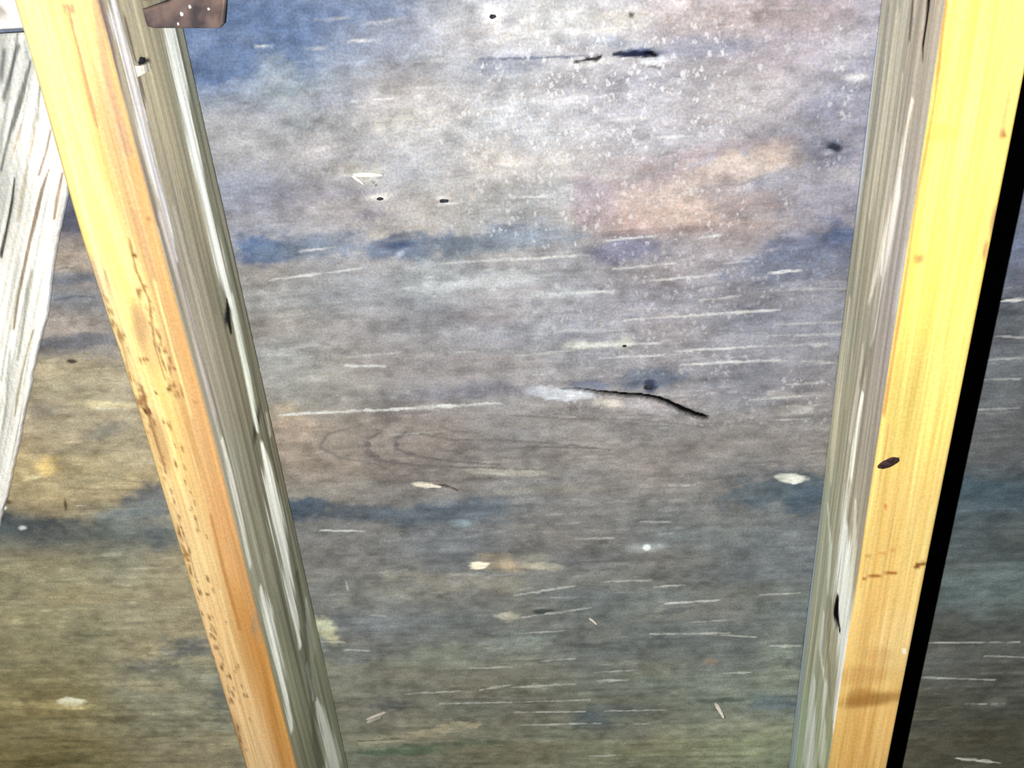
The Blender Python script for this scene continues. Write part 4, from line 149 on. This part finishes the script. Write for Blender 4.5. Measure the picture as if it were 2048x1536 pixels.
def streaks(colr_, a_, b_, items, warp_, minw, brk=(0.004, 0.05, 0.85)):
    for pts, rgb, al in items:
        mw = 2.6 * max(max(p[2] for p in pts), minw)
        wn = window(a_, b_, min(p[0] for p in pts) - mw, max(p[0] for p in pts) + mw, min(p[1] for p in pts) - mw, max(p[1] for p in pts) + mw)
        if wn is None:
            continue
        colr, a, b, warp = colr_[wn], a_[wn], b_[wn], warp_[wn]
        dd, w = poly_dist(a, b, pts)
        w2 = np.maximum(w, minw)
        m = 1 - sstep((dd / w2 + warp - 0.45) / 1.0)
        k = brk[2] if sum(rgb) > 0.36 else 0.95
        m = m * (k + (1.2 - k) * vnoise(a, b, brk[0], brk[1], 77))
        paint(colr, np.minimum(m, 1) * al * np.minimum(1, w / w2 + 0.25), rgb)

# ---------------------------------------------------------------- materials
def wood_material(name, stretch, amount, speck, fleck=False, rough=0.9, bump=0.25, spec=0.0):
    m = bpy.data.materials.new(name); m.use_nodes = True
    nt = m.node_tree; N = nt.nodes; Lk = nt.links
    bs = N['Principled BSDF']
    bs.inputs['Roughness'].default_value = rough
    bs.inputs['Specular IOR Level'].default_value = spec
    at = N.new('ShaderNodeAttribute'); at.attribute_name = 'tone'
    tc = N.new('ShaderNodeTexCoord')
    mp = N.new('ShaderNodeMapping'); mp.inputs['Scale'].default_value = stretch
    Lk.new(tc.outputs['Object'], mp.inputs['Vector'])
    n1 = N.new('ShaderNodeTexNoise'); n1.inputs['Scale'].default_value = 1.0
    n1.inputs['Detail'].default_value = 5; n1.inputs['Roughness'].default_value = 0.65
    Lk.new(mp.outputs['Vector'], n1.inputs['Vector'])
    n2 = N.new('ShaderNodeTexNoise'); n2.inputs['Scale'].default_value = 620
    n2.inputs['Detail'].default_value = 3; n2.inputs['Roughness'].default_value = 0.7
    Lk.new(tc.outputs['Object'], n2.inputs['Vector'])
    def rng_(src, lo_, hi_, a_=0.3, b_=0.7):
        r = N.new('ShaderNodeMapRange'); r.inputs[1].default_value = a_; r.inputs[2].default_value = b_
        r.inputs[3].default_value = lo_; r.inputs[4].default_value = hi_
        Lk.new(src, r.inputs[0]); return r.outputs[0]
    mu = N.new('ShaderNodeMath'); mu.operation = 'MULTIPLY'
    Lk.new(rng_(n1.outputs['Fac'], 1 - amount, 1 + amount), mu.inputs[0])
    Lk.new(rng_(n2.outputs['Fac'], 1 - speck, 1 + speck), mu.inputs[1])
    vm = N.new('ShaderNodeVectorMath'); vm.operation = 'SCALE'
    Lk.new(at.outputs['Color'], vm.inputs[0]); Lk.new(mu.outputs[0], vm.inputs['Scale'])
    out = vm.outputs[0]
    # faint colour drift of the grain
    n4 = N.new('ShaderNodeTexNoise'); n4.inputs['Scale'].default_value = 260
    n4.inputs['Detail'].default_value = 2
    Lk.new(tc.outputs['Object'], n4.inputs['Vector'])
    mxc = N.new('ShaderNodeMix'); mxc.data_type = 'RGBA'; mxc.blend_type = 'MULTIPLY'
    mxc.inputs[0].default_value = 1.0
    cr = N.new('ShaderNodeValToRGB')
    cr.color_ramp.elements[0].position = 0.3; cr.color_ramp.elements[0].color = (1.03, 1.0, 0.965, 1)
    cr.color_ramp.elements[1].position = 0.7; cr.color_ramp.elements[1].color = (0.97, 1.0, 1.035, 1)
    Lk.new(n4.outputs['Fac'], cr.inputs[0])
    Lk.new(out, mxc.inputs[6]); Lk.new(cr.outputs[0], mxc.inputs[7])
    out = mxc.outputs[2]
    if fleck:
        fa = N.new('ShaderNodeAttribute'); fa.attribute_name = 'fleck'
        m2 = N.new('ShaderNodeMapping'); m2.inputs['Scale'].default_value = (330, 270, 300)
        m2.inputs['Rotation'].default_value = (0, 0, 0.6)
        Lk.new(tc.outputs['Object'], m2.inputs['Vector'])
        n3 = N.new('ShaderNodeTexNoise'); n3.inputs['Scale'].default_value = 3.0
        n3.inputs['Detail'].default_value = 2
        Lk.new(m2.outputs['Vector'], n3.inputs['Vector'])
        ad = N.new('ShaderNodeMix'); ad.data_type = 'VECTOR'; ad.inputs[0].default_value = 0.22
        Lk.new(m2.outputs['Vector'], ad.inputs[4]); Lk.new(n3.outputs['Color'], ad.inputs[5])
        vo = N.new('ShaderNodeTexVoronoi'); vo.inputs['Scale'].default_value = 1.25
        Lk.new(ad.outputs[1], vo.inputs['Vector'])
        sx = N.new('ShaderNodeSeparateColor'); Lk.new(vo.outputs['Color'], sx.inputs[0])
        r1 = N.new('ShaderNodeMath'); r1.operation = 'SUBTRACT'
        Lk.new(rng_(sx.outputs[0], -0.15, 0.62, 0.0, 1.0), r1.inputs[0]); Lk.new(vo.outputs['Distance'], r1.inputs[1])
        n5 = N.new('ShaderNodeTexNoise'); n5.inputs['Scale'].default_value = 2.2; n5.inputs['Detail'].default_value = 3
        Lk.new(m2.outputs['Vector'], n5.inputs['Vector'])
        f1 = N.new('ShaderNodeMath'); f1.operation = 'ADD'
        Lk.new(r1.outputs[0], f1.inputs[0]); Lk.new(rng_(n5.outputs['Fac'], -0.30, 0.30, 0.3, 0.7), f1.inputs[1])
        f1o = rng_(f1.outputs[0], 0, 0.62, 0.0, 0.34)
        fm = N.new('ShaderNodeMath'); fm.operation = 'MULTIPLY'
        Lk.new(f1o, fm.inputs[0]); Lk.new(fa.outputs['Fac'], fm.inputs[1])
        mx = N.new('ShaderNodeMix'); mx.data_type = 'RGBA'
        Lk.new(fm.outputs[0], mx.inputs[0]); Lk.new(out, mx.inputs[6])
        mx.inputs[7].default_value = (0.40, 0.39, 0.385, 1)
        out = mx.outputs[2]
    Lk.new(out, bs.inputs['Base Color'])
    bp = N.new('ShaderNodeBump'); bp.inputs['Strength'].default_value = bump
    bp.inputs['Distance'].default_value = 0.0006
    Lk.new(n1.outputs['Fac'], bp.inputs['Height']); Lk.new(bp.outputs[0], bs.inputs['Normal'])
    return m

def plain_material(name, rgb, rough=0.7, metal=0.0, scale=400, var=0.25, rgb2=None, spec=0.02):
    m = bpy.data.materials.new(name); m.use_nodes = True
    nt = m.node_tree; N = nt.nodes; Lk = nt.links
    bs = N['Principled BSDF']; bs.inputs['Roughness'].default_value = rough
    bs.inputs['Metallic'].default_value = metal
    bs.inputs['Specular IOR Level'].default_value = spec
    tc = N.new('ShaderNodeTexCoord'); n = N.new('ShaderNodeTexNoise')
    n.inputs['Scale'].default_value = scale; n.inputs['Detail'].default_value = 4
    Lk.new(tc.outputs['Object'], n.inputs['Vector'])
    cr = N.new('ShaderNodeValToRGB')
    b = rgb2 or tuple(min(1, k * (1 + var)) for k in rgb)
    cr.color_ramp.elements[0].position = 0.35; cr.color_ramp.elements[0].color = tuple(k * (1 - var) for k in rgb) + (1,)
    cr.color_ramp.elements[1].position = 0.65; cr.color_ramp.elements[1].color = tuple(b) + (1,)
    Lk.new(n.outputs['Fac'], cr.inputs[0]); Lk.new(cr.outputs[0], bs.inputs['Base Color'])
    return m

MAT_DECK = wood_material('weathered_sheathing', (90, 380, 300), 0.09, 0.23, fleck=True)
MAT_RAFTER = wood_material('rafter_pine', (800, 16, 800), 0.15, 0.12)
MAT_BRACE = wood_material('rough_sawn_wood', (520, 22, 520), 0.16, 0.16, bump=0.5)
MAT_KNOT = plain_material('dark_knot', (0.030, 0.017, 0.016), 0.75, scale=900, var=0.5)
MAT_KNOT2 = plain_material('grey_knot', (0.02, 0.02, 0.024), 0.8, scale=900, var=0.5)
MAT_SPLINT = plain_material('fresh_splinter', (0.50, 0.46, 0.38), 0.7, scale=700, var=0.15)
MAT_RUST = plain_material('rusty_steel', (0.066, 0.053, 0.056), 0.5, 0.1, scale=70, var=0.35, rgb2=(0.145, 0.100, 0.082), spec=0.1)
MAT_GLINT = plain_material('rivet_glint', (0.75, 0.72, 0.70), 0.45, 0.0, scale=500, var=0.1)  # white colour stands in for specular sparkles on the tab

# ---------------------------------------------------------------- object helpers
def link(name, mesh, mat, parent=None, label=None, category=None, kind=None, group=None):
    o = bpy.data.objects.new(name, mesh)
    col.objects.link(o)
    if mat and not mesh.materials:
        mesh.materials.append(mat)
    if parent is None:
        o.matrix_world = ROOF
    else:
        o.parent = parent
    for k, val in (('label', label), ('category', category), ('kind', kind), ('group', group)):
        if val:
            o[k] = val
    return o

def np_mesh(name, verts, faces_quads, extra=(), tone=None, smooth=True):
    me = bpy.data.meshes.new(name)
    nq = len(faces_quads)
    loops = [np.asarray(faces_quads, dtype=np.int32).ravel()]
    starts = [np.arange(nq, dtype=np.int32) * 4]
    tot = nq * 4
    for e in extra:
        loops.append(np.asarray(e, dtype=np.int32)); starts.append(np.array([tot], dtype=np.int32)); tot += len(e)
    loops = np.concatenate(loops); starts = np.concatenate(starts)
    me.vertices.add(len(verts)); me.vertices.foreach_set('co', np.asarray(verts, dtype=np.float32).ravel())
    me.loops.add(len(loops)); me.loops.foreach_set('vertex_index', loops)
    me.polygons.add(len(starts)); me.polygons.foreach_set('loop_start', starts)
    me.polygons.foreach_set('use_smooth', np.full(len(starts), smooth))
    me.update(calc_edges=True)
    if tone is not None:
        at = me.attributes.new('tone', 'FLOAT_COLOR', 'POINT')
        c = np.ones((len(verts), 4), dtype=np.float32); c[:, :3] = np.clip(tone.reshape(-1, 3), 0, 1)
        at.data.foreach_set('color', c.ravel())
    return me

def grid_quads(nr, nc, wrap=False):
    i = np.arange(nr - 1)[:, None]; j = np.arange(nc if wrap else nc - 1)[None, :]
    j2 = (j + 1) % nc
    return np.stack([i * nc + j, i * nc + j2, (i + 1) * nc + j2, (i + 1) * nc + j], -1).reshape(-1, 4)

def ring_mesh(name, P, tone=None, smooth=True):
    nr, nc, _ = P.shape
    q = grid_quads(nr, nc, True)
    caps = [list(range(nc))[::-1], [(nr - 1) * nc + k for k in range(nc)]]
    return np_mesh(name, P.reshape(-1, 3), q, caps, tone, smooth)

def extrude_outline(name, pts, z0, z1, bev=0.0):
    """outline in (u, v), solid between d = z0 and z1 (z0 below), with a small bevel at z0"""
    pts = np.array(pts); c = pts.mean(0)
    rows = []
    for z, k in ((z0, bev), (z0 + bev, 0.0), (z1, 0.0)):
        dirs = pts - c
        ln = np.linalg.norm(dirs, axis=1, keepdims=True)
        p = pts - dirs / ln * k
        rows.append(np.column_stack([p, np.full(len(p), z)]))
    return ring_mesh(name, np.array(rows), None, False)

# ---------------------------------------------------------------- roof sheathing
def build_sheathing():
    U = np.concatenate([np.linspace(-1.3, -0.345, 64), np.arange(-0.33, 0.64, 0.0013), np.linspace(0.655, 1.7, 64)])
    V = np.concatenate([np.linspace(-0.9, -0.04, 90), np.arange(-0.03, 0.70, 0.00085), np.linspace(0.71, 1.5, 90)])
    v, u = np.meshgrid(V, U, indexing='ij')
    vg = v + 0.035 * u                                    # the grain runs a little off square
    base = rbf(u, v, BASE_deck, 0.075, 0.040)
    warp = (vnoise(u, vg, 0.030, 0.011, 11) - 0.5) * 0.75 + (vnoise(u, vg, 0.009, 0.0045, 12) - 0.5) * 0.6 \
        + (vnoise(u, vg, 0.0032, 0.0021, 13) - 0.5) * 0.45
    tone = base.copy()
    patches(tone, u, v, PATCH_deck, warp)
    # mottling, broad to fine
    n = (vnoise(u, vg, 0.050, 0.016, 1) - 0.5) * 0.22 + (vnoise(u, vg, 0.015, 0.0085, 2) - 0.5) * 0.36 \
        + (vnoise(u, vg, 0.0065, 0.0042, 3) - 0.5) * 0.34 + (vnoise(u, vg, 0.0031, 0.0024, 5) - 0.5) * 0.20
    ch = (vnoise(u, vg, 0.050, 0.018, 4) - 0.5) * 0.09
    tone *= (1 + n)[..., None]
    tone *= np.stack([1 + ch, np.ones_like(ch), 1 - ch], -1)
    # fine raised grain, broken pale hairlines
    g = vnoise(u, vg, 0.034, 0.0021, 21) * 0.62 + vnoise(u, vg, 0.006, 0.0016, 22) * 0.38
    g2 = vnoise(u, vg, 0.10, 0.05, 23)
    tone *= (1 + (sstep((g - 0.70) / 0.16) * 0.32 - sstep((0.30 - g) / 0.2) * 0.16) [..., None] * (0.25 + 0.9 * g2)[..., None])
    sw = (vnoise(u, v, 0.0042, 0.0016, 31) - 0.5) * 1.1 + (vnoise(u, v, 0.0026, 0.0017, 32) - 0.5) * 0.8 + 0.08
    streaks(tone, u, v, STREAK_deck, sw, 0.00075, (0.007, 0.004, 0.4))
    # split in the veneer: shallow groove, the dark of its depth painted black
    d = (vnoise(u, vg, 0.05, 0.004, 51) - 0.5) * 0.0006
    dd, w = poly_dist(u, v, CRACK)
    dd = dd + (vnoise(u, v, 0.004, 0.002, 52) - 0.5) * 0.0007
    m = 1 - sstep((dd - np.maximum(w, 0.0003) * 0.95) / 0.0009)
    d = d + sstep(m * 1.5 - .5) * 0.004
    paint(tone, m, (0.0025, 0.0025, 0.003))
    dist = np.hypot(u - 0.2, v - 0.3)
    V3 = np.stack([u, v, d], -1)
    nr, nc = u.shape
    q = grid_quads(nr, nc)
    # top skin and rim give the sheet its 12 mm
    P = V3.reshape(-1, 3)
    k = len(P)
    cor = np.array([[U[0], V[0], .012], [U[-1], V[0], .012], [U[-1], V[-1], .012], [U[0], V[-1], .012]])
    top = [k, k + 1, k + 2, k + 3]
    e0 = list(range(nc)); e1 = [r * nc + nc - 1 for r in range(nr)]
    e2 = [(nr - 1) * nc + c for c in range(nc)][::-1]; e3 = [r * nc for r in range(nr)][::-1]
    extra = [top, e0[::-1] + [k, k + 1], e1[::-1] + [k + 1, k + 2], e2[::-1] + [k + 2, k + 3], e3[::-1] + [k + 3, k]]
    tn = np.concatenate([tone.reshape(-1, 3), np.full((4, 3), 0.15)])
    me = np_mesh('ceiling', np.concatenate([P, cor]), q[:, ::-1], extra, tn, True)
    fl = np.zeros(u.shape)
    for (cu, cv, ru, rv, s) in FLECK:
        fl = np.maximum(fl, s * (1 - sstep((np.sqrt(((u - cu) / ru) ** 2 + ((v - cv) / rv) ** 2) + warp * .6 - 0.4) / 0.8)))
    fl *= (1 - m) * np.clip((tone.mean(-1) - 0.07) / 0.05, 0, 1)
    fa = me.attributes.new('fleck', 'FLOAT', 'POINT')
    fa.data.foreach_set('value', np.concatenate([fl.ravel(), np.zeros(4)]).astype(np.float32))
    return link('ceiling', me, MAT_DECK, kind='structure',
                label='grey stained plywood roof sheathing with pale raised grain and a black split')

ceiling = build_sheathing()

def blob(name, cu, cv, cd, ru, rv, rd, mat, parent, label=None, rot=0.0, seed=0, seg=14, rings=5, plane='deck', wobble=0.35):
    """low ragged dome, flat side on the wood"""
    r = np.random.default_rng(seed)
    wob = 1 + (r.random(seg) - 0.5) * wobble
    rows = []
    for i in range(rings):
        a = (i / (rings - 1)) * math.pi / 2 * 0.92
        k = math.cos(a); z = math.sin(a)
        an = np.arange(seg) / seg * 2 * math.pi
        x = np.cos(an) * ru * k * wob; y = np.sin(an) * rv * k * wob
        xr = x * math.cos(rot) - y * math.sin(rot); yr = x * math.sin(rot) + y * math.cos(rot)
        if plane == 'deck':
            rows.append(np.column_stack([cu + xr, cv + yr, np.full(seg, cd) - z * rd]))
        else:                                              # on a side face u = cd, coordinates (d, v)
            rows.append(np.column_stack([np.full(seg, cd) + z * rd, cv + yr, cu + xr]))
    me = ring_mesh(name, np.array(rows), None, True)
    return link(name, me, mat, parent, label=label)

for i, (cu, cv, ru, rv) in enumerate(KNOTS_deck):
    blob('knot', cu, cv, 0.0004, ru, rv, 0.0011, MAT_KNOT2, ceiling, seed=i)

def splinter(a, b, w, h, parent, lift=0.0):
    """thin torn sliver standing off the sheathing at its far end"""
    a = np.array(a); b = np.array(b); t = b - a; L = np.linalg.norm(t); t /= L; n = np.array([-t[1], t[0]])
    rows = []
    for s, k, z in ((0, .5, -.0003), (.25, 1, -.0008), (.6, .9, -h * .5), (.9, .6, -h * .9), (1, .12, -h)):
        c = a + t * L * s; hw = w * .5 * k
        rows.append([[*(c - n * hw), z], [*(c + n * hw), z], [*(c + n * hw * .7), z + .0007], [*(c - n * hw * .7), z + .0007]])
    me = ring_mesh('splinter', np.array(rows)[:, ::-1], None, False)
    return link('splinter', me, MAT_SPLINT, parent)

for a, b, w, h in SPLINTERS:
    splinter(a, b, w, h, ceiling)

# ---------------------------------------------------------------- rafters
T, D = 0.038, 0.089

def build_rafter(u0, inner, label, base_b, pat_b, str_b, base_s, pat_s, str_s, seed, edge):
    """u0 = its low-u side; inner = +1 when the bay side is the high-u face, -1 when it is the low-u face"""
    r = 0.0022
    prof = []                                              # (u, d, face, nu, nd)
    ns = 64
    for k in range(ns):                                    # low-u side, downwards
        prof.append((0, -(D - r) * k / (ns - 1), 'L', -1, 0))
    for a in (22, 45, 68):
        an = math.radians(a); prof.append((r - r * math.cos(an), -(D - r) - r * math.sin(an), 'B', -math.cos(an), -math.sin(an)))
    nb = 46
    for k in range(nb):
        prof.append((r + (T - 2 * r) * k / (nb - 1), -D, 'B', 0, -1))
    for a in (68, 45, 22):
        an = math.radians(a); prof.append((T - r + r * math.cos(an), -(D - r) - r * math.sin(an), 'B', math.cos(an), -math.sin(an)))
    for k in range(ns):
        prof.append((T, -(D - r) + (D - r) * k / (ns - 1), 'R', 1, 0))
    pu = np.array([p[0] for p in prof]); pd = np.array([p[1] for p in prof])
    face = np.array([p[2] for p in prof]); nu = np.array([p[3] for p in prof]); nd = np.array([p[4] for p in prof])
    V = np.concatenate([np.linspace(-0.85, -0.06, 16), np.arange(-0.05, 0.72, 0.0021), np.linspace(0.73, 1.45, 16)])
    v, uu = np.meshgrid(V, pu, indexing='ij'); dd = np.broadcast_to(pd, v.shape).copy()
    uu = uu.copy()
    bott = face == 'B'; side = face == ('R' if inner > 0 else 'L')
    # weathered relief: long ridges on the faces, soft waves along the arris
    arc = np.cumsum(np.r_[0, np.hypot(np.diff(pu), np.diff(pd))])
    A = np.broadcast_to(arc, v.shape)
    rel = (vnoise(A, v, 0.004, 0.16, seed) - 0.5) * 0.0007 + (vnoise(A, v, 0.0015, 0.06, seed + 1) - 0.5) * 0.0003
    wave = (vnoise(A, v, 0.03, 0.09, seed + 2) - 0.5) * 0.0012
    onside = np.where(bott, 0.35, 1.0)
    off = (rel + wave * 0.5) * onside
    off = np.where((dd > -0.002), np.minimum(off, 0), off)
    uu = uu + nu * off; dd = np.where(bott, dd + nd * off, dd)
    for (v0, sv, au, which) in edge:                        # slight bow and bumps of the two arrises
        g = np.exp(-((v - v0) / sv) ** 2) * au
        wgt = (1 - pu / T) if which == 'L' else pu / T
        uu = uu + g * wgt * np.clip((-dd - 0.02) / 0.05, 0, 1)
    X = np.stack([u0 + uu, v, dd], -1)
    tone = np.zeros(v.shape + (3,))
    warp = (vnoise(A, v, 0.004, 0.02, seed + 3) - 0.5) * 0.5
    # bottom edge
    ub = u0 + np.broadcast_to(pu, v.shape)[:, bott]; vb = v[:, bott]
    tb = rbf(ub, vb, base_b, 0.02, 0.10)
    gr = (vnoise(ub, vb, 0.0011, 0.09, seed + 4) - 0.5) * 0.24 + (vnoise(ub, vb, 0.0028, 0.05, seed + 5) - 0.5) * 0.22
    tb *= np.stack([1 + gr * .7, 1 + gr, 1 + gr * 1.6], -1)
    patches(tb, ub, vb, pat_b, warp[:, bott] * .5)
    streaks(tb, ub, vb, str_b, warp[:, bott] * 0.6, 0.0006)
    if inner > 0:                                          # insect holes and flaking along the left rafter
        rg = np.random.default_rng(5)
        for (a0, b0), (a1, b1), cnt in (((0.022, 0.165), (0.026, 0.235), 44), ((0.0135, 0.20), (0.016, 0.33), 26), ((0.003, 0.17), (0.006, 0.32), 40),
                                        ((0.003, 0.32), (0.007, 0.47), 60), ((0.012, 0.33), (0.016, 0.5), 10), ((0.001, 0.40), (0.003, 0.52), 12)):
            for _ in range(cnt):
                tt = rg.random(); a = a0 + (a1 - a0) * tt + rg.normal(0, .0016); b = b0 + (b1 - b0) * tt
                ra, rb_ = rg.uniform(.0004, .0010), rg.uniform(.0008, .0032)
                mm = 1 - sstep((np.hypot((ub - a) / ra, (vb - b) / rb_) - .5) / 1.0)
                paint(tb, mm * rg.uniform(.45, .95), (0.17, 0.085, 0.035))
    tone[:, bott] = tb
    # faces
    ds = np.broadcast_to(pd, v.shape)[:, side]; vs_ = v[:, side]
    ts = rbf(ds, vs_, base_s, 0.04, 0.10)
    gr = (vnoise(ds, vs_, 0.0028, 0.12, seed + 6) - 0.5) * 0.30 + (vnoise(ds, vs_, 0.0012, 0.08, seed + 7) - 0.5) * 0.22
    ts *= (1 + gr)[..., None]
    patches(ts, ds, vs_, pat_s, warp[:, side] * .4)
    fib = (vnoise(ds, vs_, 0.0011, 0.035, seed + 9) - 0.5) * 1.3
    streaks(ts, ds, vs_, str_s, warp[:, side] * 0.8 + fib, 0.0007)
    tone[:, side] = ts
    other = ~(bott | side)
    do = np.broadcast_to(pd, v.shape)[:, other]
    og = (vnoise(do, v[:, other], 0.003, 0.12, seed + 8) - 0.5) * 0.35
    tone[:, other] = np.array([0.42, 0.38, 0.28]) * (1 + og)[..., None]
    me = ring_mesh('rafter', X, tone, True)
    return link('rafter', me, MAT_RAFTER, label=label, category='rafter', group='rafters under the roof sheathing')

rafter_left = build_rafter(0.0, 1, 'orange-yellow rafter at left with brown-speckled edge and streaky grey side', BASE_lb, PATCH_lb, STREAK_lb,
                           BASE_ls, PATCH_ls, STREAK_ls, 100, [(0.14, 0.06, -0.0022, 'L'), (0.27, 0.06, 0.0012, 'R'), (0.55, 0.1, -0.0008, 'R')])
rafter_right = build_rafter(0.406, -1, 'clean bright yellow rafter at right with one dark oval knot', BASE_rb, PATCH_rb, STREAK_rb,
                            BASE_rs, PATCH_rs, STREAK_rs, 200, [(0.25, 0.08, -0.0005, 'L')])

(kc, ka, kb) = KNOT_right
blob('knot', kc[0], kc[1], -D + 0.0002, math.hypot(ka[0] - kc[0], ka[1] - kc[1]), 0.0030, 0.0007, MAT_KNOT, rafter_right, wobble=0.12,
     label='dark oval knot', rot=math.atan2(ka[1] - kc[1], ka[0] - kc[0]), seed=3, seg=22)

# torn chip standing out of the left rafter's grey side, below a small dark hole
(hc, c1, c0) = CHIP
def chip():
    d0, v0 = c0; d1, v1 = c1
    rows = []
    vv = 0.5 * (v0 + v1)
    for s in np.linspace(0, 1, 5):
        dm = d0 + (d1 - d0) * s
        hgt = 0.0020 + 0.0006 * math.sin(s * 5); th = 0.0021 - 0.0005 * s
        rows.append([[T - .0006, vv - th, dm], [T + hgt, vv - th * .9, dm], [T + hgt, vv + th, dm], [T - .0006, vv + th * 1.5, dm]])
    return ring_mesh('wood_chip', np.array(rows), None, False)
link('wood_chip', chip(), MAT_SPLINT, rafter_left, label='pale torn wood chip')
blob('knot_hole', hc[0], hc[1], T - 0.0001, 0.0040, 0.0022, 0.0004, MAT_KNOT2, rafter_left, label='small dark hole', seed=9, plane='side')

# ---------------------------------------------------------------- rough brace beside the left rafter
def build_brace():
    E = np.array(BRACE_EDGE); tp = np.array(BRACE_TOP)
    vt = tp[:, 1].mean()
    e_v = np.r_[E[:, 1], 0.75]; sl = (E[-1, 0] - E[3, 0]) / (E[-1, 1] - E[3, 1])
    e_u = np.r_[E[:, 0], E[-1, 0] + sl * (0.75 - E[-1, 1])]
    V = np.concatenate([np.arange(vt, 0.45, 0.0022), np.linspace(0.455, 0.75, 20)])
    sl2 = (E[-1, 0] - E[1, 0]) / (E[-1, 1] - E[1, 1])
    ur = np.interp(V, e_v, e_u)
    ur = np.where(V < E[1, 1], E[1, 0] + sl2 * (V - E[1, 1]), ur)
    ur = np.minimum(ur + (vnoise(V, V * 0, 0.03, 1, 61) - .5) * 0.0014 + (vnoise(V, V * 0, 0.004, 1, 62) - .5) * 0.0007, -0.0040)
    W = 0.095
    ul = E[1, 0] + sl2 * (V - E[1, 1]) - W
    ul = np.minimum(ul, ur - 0.03)
    n = 130
    t = np.linspace(0, 1, n) ** 1.4
    u = ur[:, None] + (ul - ur)[:, None] * t[None]
    v = np.broadcast_to(V[:, None], u.shape)
    axis = (u - E[1, 0]) - sl2 * (v - E[1, 1])             # across the board
    ridge = (vnoise(axis, v, 0.006, 0.10, 63) - .5) * 0.0028 + (vnoise(axis, v, 0.0022, 0.05, 64) - .5) * 0.0010
    d = -0.0085 + np.clip(ridge, -0.002, 0.002)
    front = np.stack([u, v, d], -1)
    def wall(ux, dz):
        return np.stack([ux, V, np.full_like(V, dz)], -1)
    back = np.stack([wall(ul, -0.006), wall(ul, -0.003), wall(ul + .001, -0.0014), wall(ur - .001, -0.0014), wall(ur, -0.003), wall(ur, -0.006)], 1)
    P = np.concatenate([front, back], 1)
    warp = (vnoise(axis, v, 0.004, 0.03, 65) - .5) * 0.6
    tone = rbf(u, v, BASE_br, 0.03, 0.08)
    gr = (vnoise(axis, v, 0.0035, 0.07, 66) - .5) * 0.45 + (vnoise(axis, v, 0.0015, 0.05, 67) - .5) * 0.3
    tone *= (1 + gr)[..., None]
    streaks(tone, u, v, STREAK_br, warp, 0.0006)
    tn = np.concatenate([tone, np.full((len(V), 6, 3), 0.75)], 1)
    me = ring_mesh('brace_board', P[:, ::-1], tn[:, ::-1], True)
    return link('brace_board', me, MAT_BRACE, label='rough splintery whitish board slanting away left of the speckled rafter', category='brace')
build_brace()

# ---------------------------------------------------------------- grey board end above the brace
def build_block():
    tp = np.array(BRACE_TOP); vt = tp[:, 1].mean() - 0.0030
    V = np.r_[np.linspace(-0.25, vt - 0.004, 60), vt - 0.0025, vt - 0.0012, vt - 0.0004, vt]
    rad = np.r_[np.zeros(60), 0.0004, 0.0010, 0.0020, 0.0036]
    n = 40
    u = np.linspace(-0.0040, -0.16, n)
    uu, vv = np.meshgrid(u, V)
    d = -0.0195 + (vnoise(uu, vv, 0.004, 0.03, 71) - .5) * 0.001 + rad[:, None]
    front = np.stack([uu, vv, d], -1)
    back = np.stack([np.stack([np.full_like(V, u[-1]), V, np.full_like(V, -0.0014)], -1),
                     np.stack([np.full_like(V, u[0]), V, np.full_like(V, -0.0014)], -1)], 1)
    tone = np.ones(uu.shape + (3,)) * np.array([0.27, 0.25, 0.225]) * (1 + (vnoise(uu, vv, 0.02, 0.003, 72) - .5) * .3)[..., None]
    rim = sstep((vv - (vt - 0.0050)) / 0.002)  # bright catch of light on the rounded edge, painted as a pale band
    paint(tone, rim, (0.75, 0.73, 0.68))
    rm2 = sstep((uu + 0.0465 - (vv - vt) * 0.12 + (vnoise(vv, vv * 0, .004, 1, 73) - .5) * .003) / 0.0025)
    paint(tone, rm2, (0.75, 0.73, 0.66))
    P = np.concatenate([front, back], 1)
    tn = np.concatenate([tone, np.full((len(V), 2, 3), 0.25)], 1)
    me = ring_mesh('board_end', P[:, ::-1], tn[:, ::-1], True)
    return link('board_end', me, MAT_BRACE, label='grey board end with a pale lower edge above the rough splintery board', category='board')
build_block()

# ---------------------------------------------------------------- rusty bracket tab at the top of the left rafter
def build_bracket():
    root = bpy.data.objects.new('metal_bracket', None); col.objects.link(root)
    root.matrix_world = ROOF
    root['label'] = 'brown rusty metal tab jutting from the grey side of the speckled rafter'
    root['category'] = 'bracket'
    pts = np.array(TAB)
    c = pts.mean(0)
    rows = []
    for k, dz in ((0.0012, 0.0), (0.0004, 0.0005), (0.0, 0.0014), (0.0, 0.0034)):
        dirs = pts - c; dirs[:, 2] *= 0; ln = np.linalg.norm(dirs, axis=1, keepdims=True)
        p = pts - dirs / ln * k; p[:, 2] += dz
        rows.append(p)
    link('tab', ring_mesh('tab', np.array(rows), None, False), MAT_RUST, root)
    v1 = pts[:, 1].min() + .004
    pl = [(T + 0.0012, -0.045), (T + 0.0034, -0.045), (T + 0.0034, v1), (T + 0.0012, v1)]
    link('mounting_leg', extrude_outline('mounting_leg', pl, -0.046, -0.006, 0.0003), MAT_RUST, root)
    for i, (a, b, dz, r_) in enumerate(RIVETS):
        blob('rivet', a, b, dz + .0002, r_, r_, r_ * .7, MAT_GLINT, root, seed=20 + i, seg=12)
build_bracket()
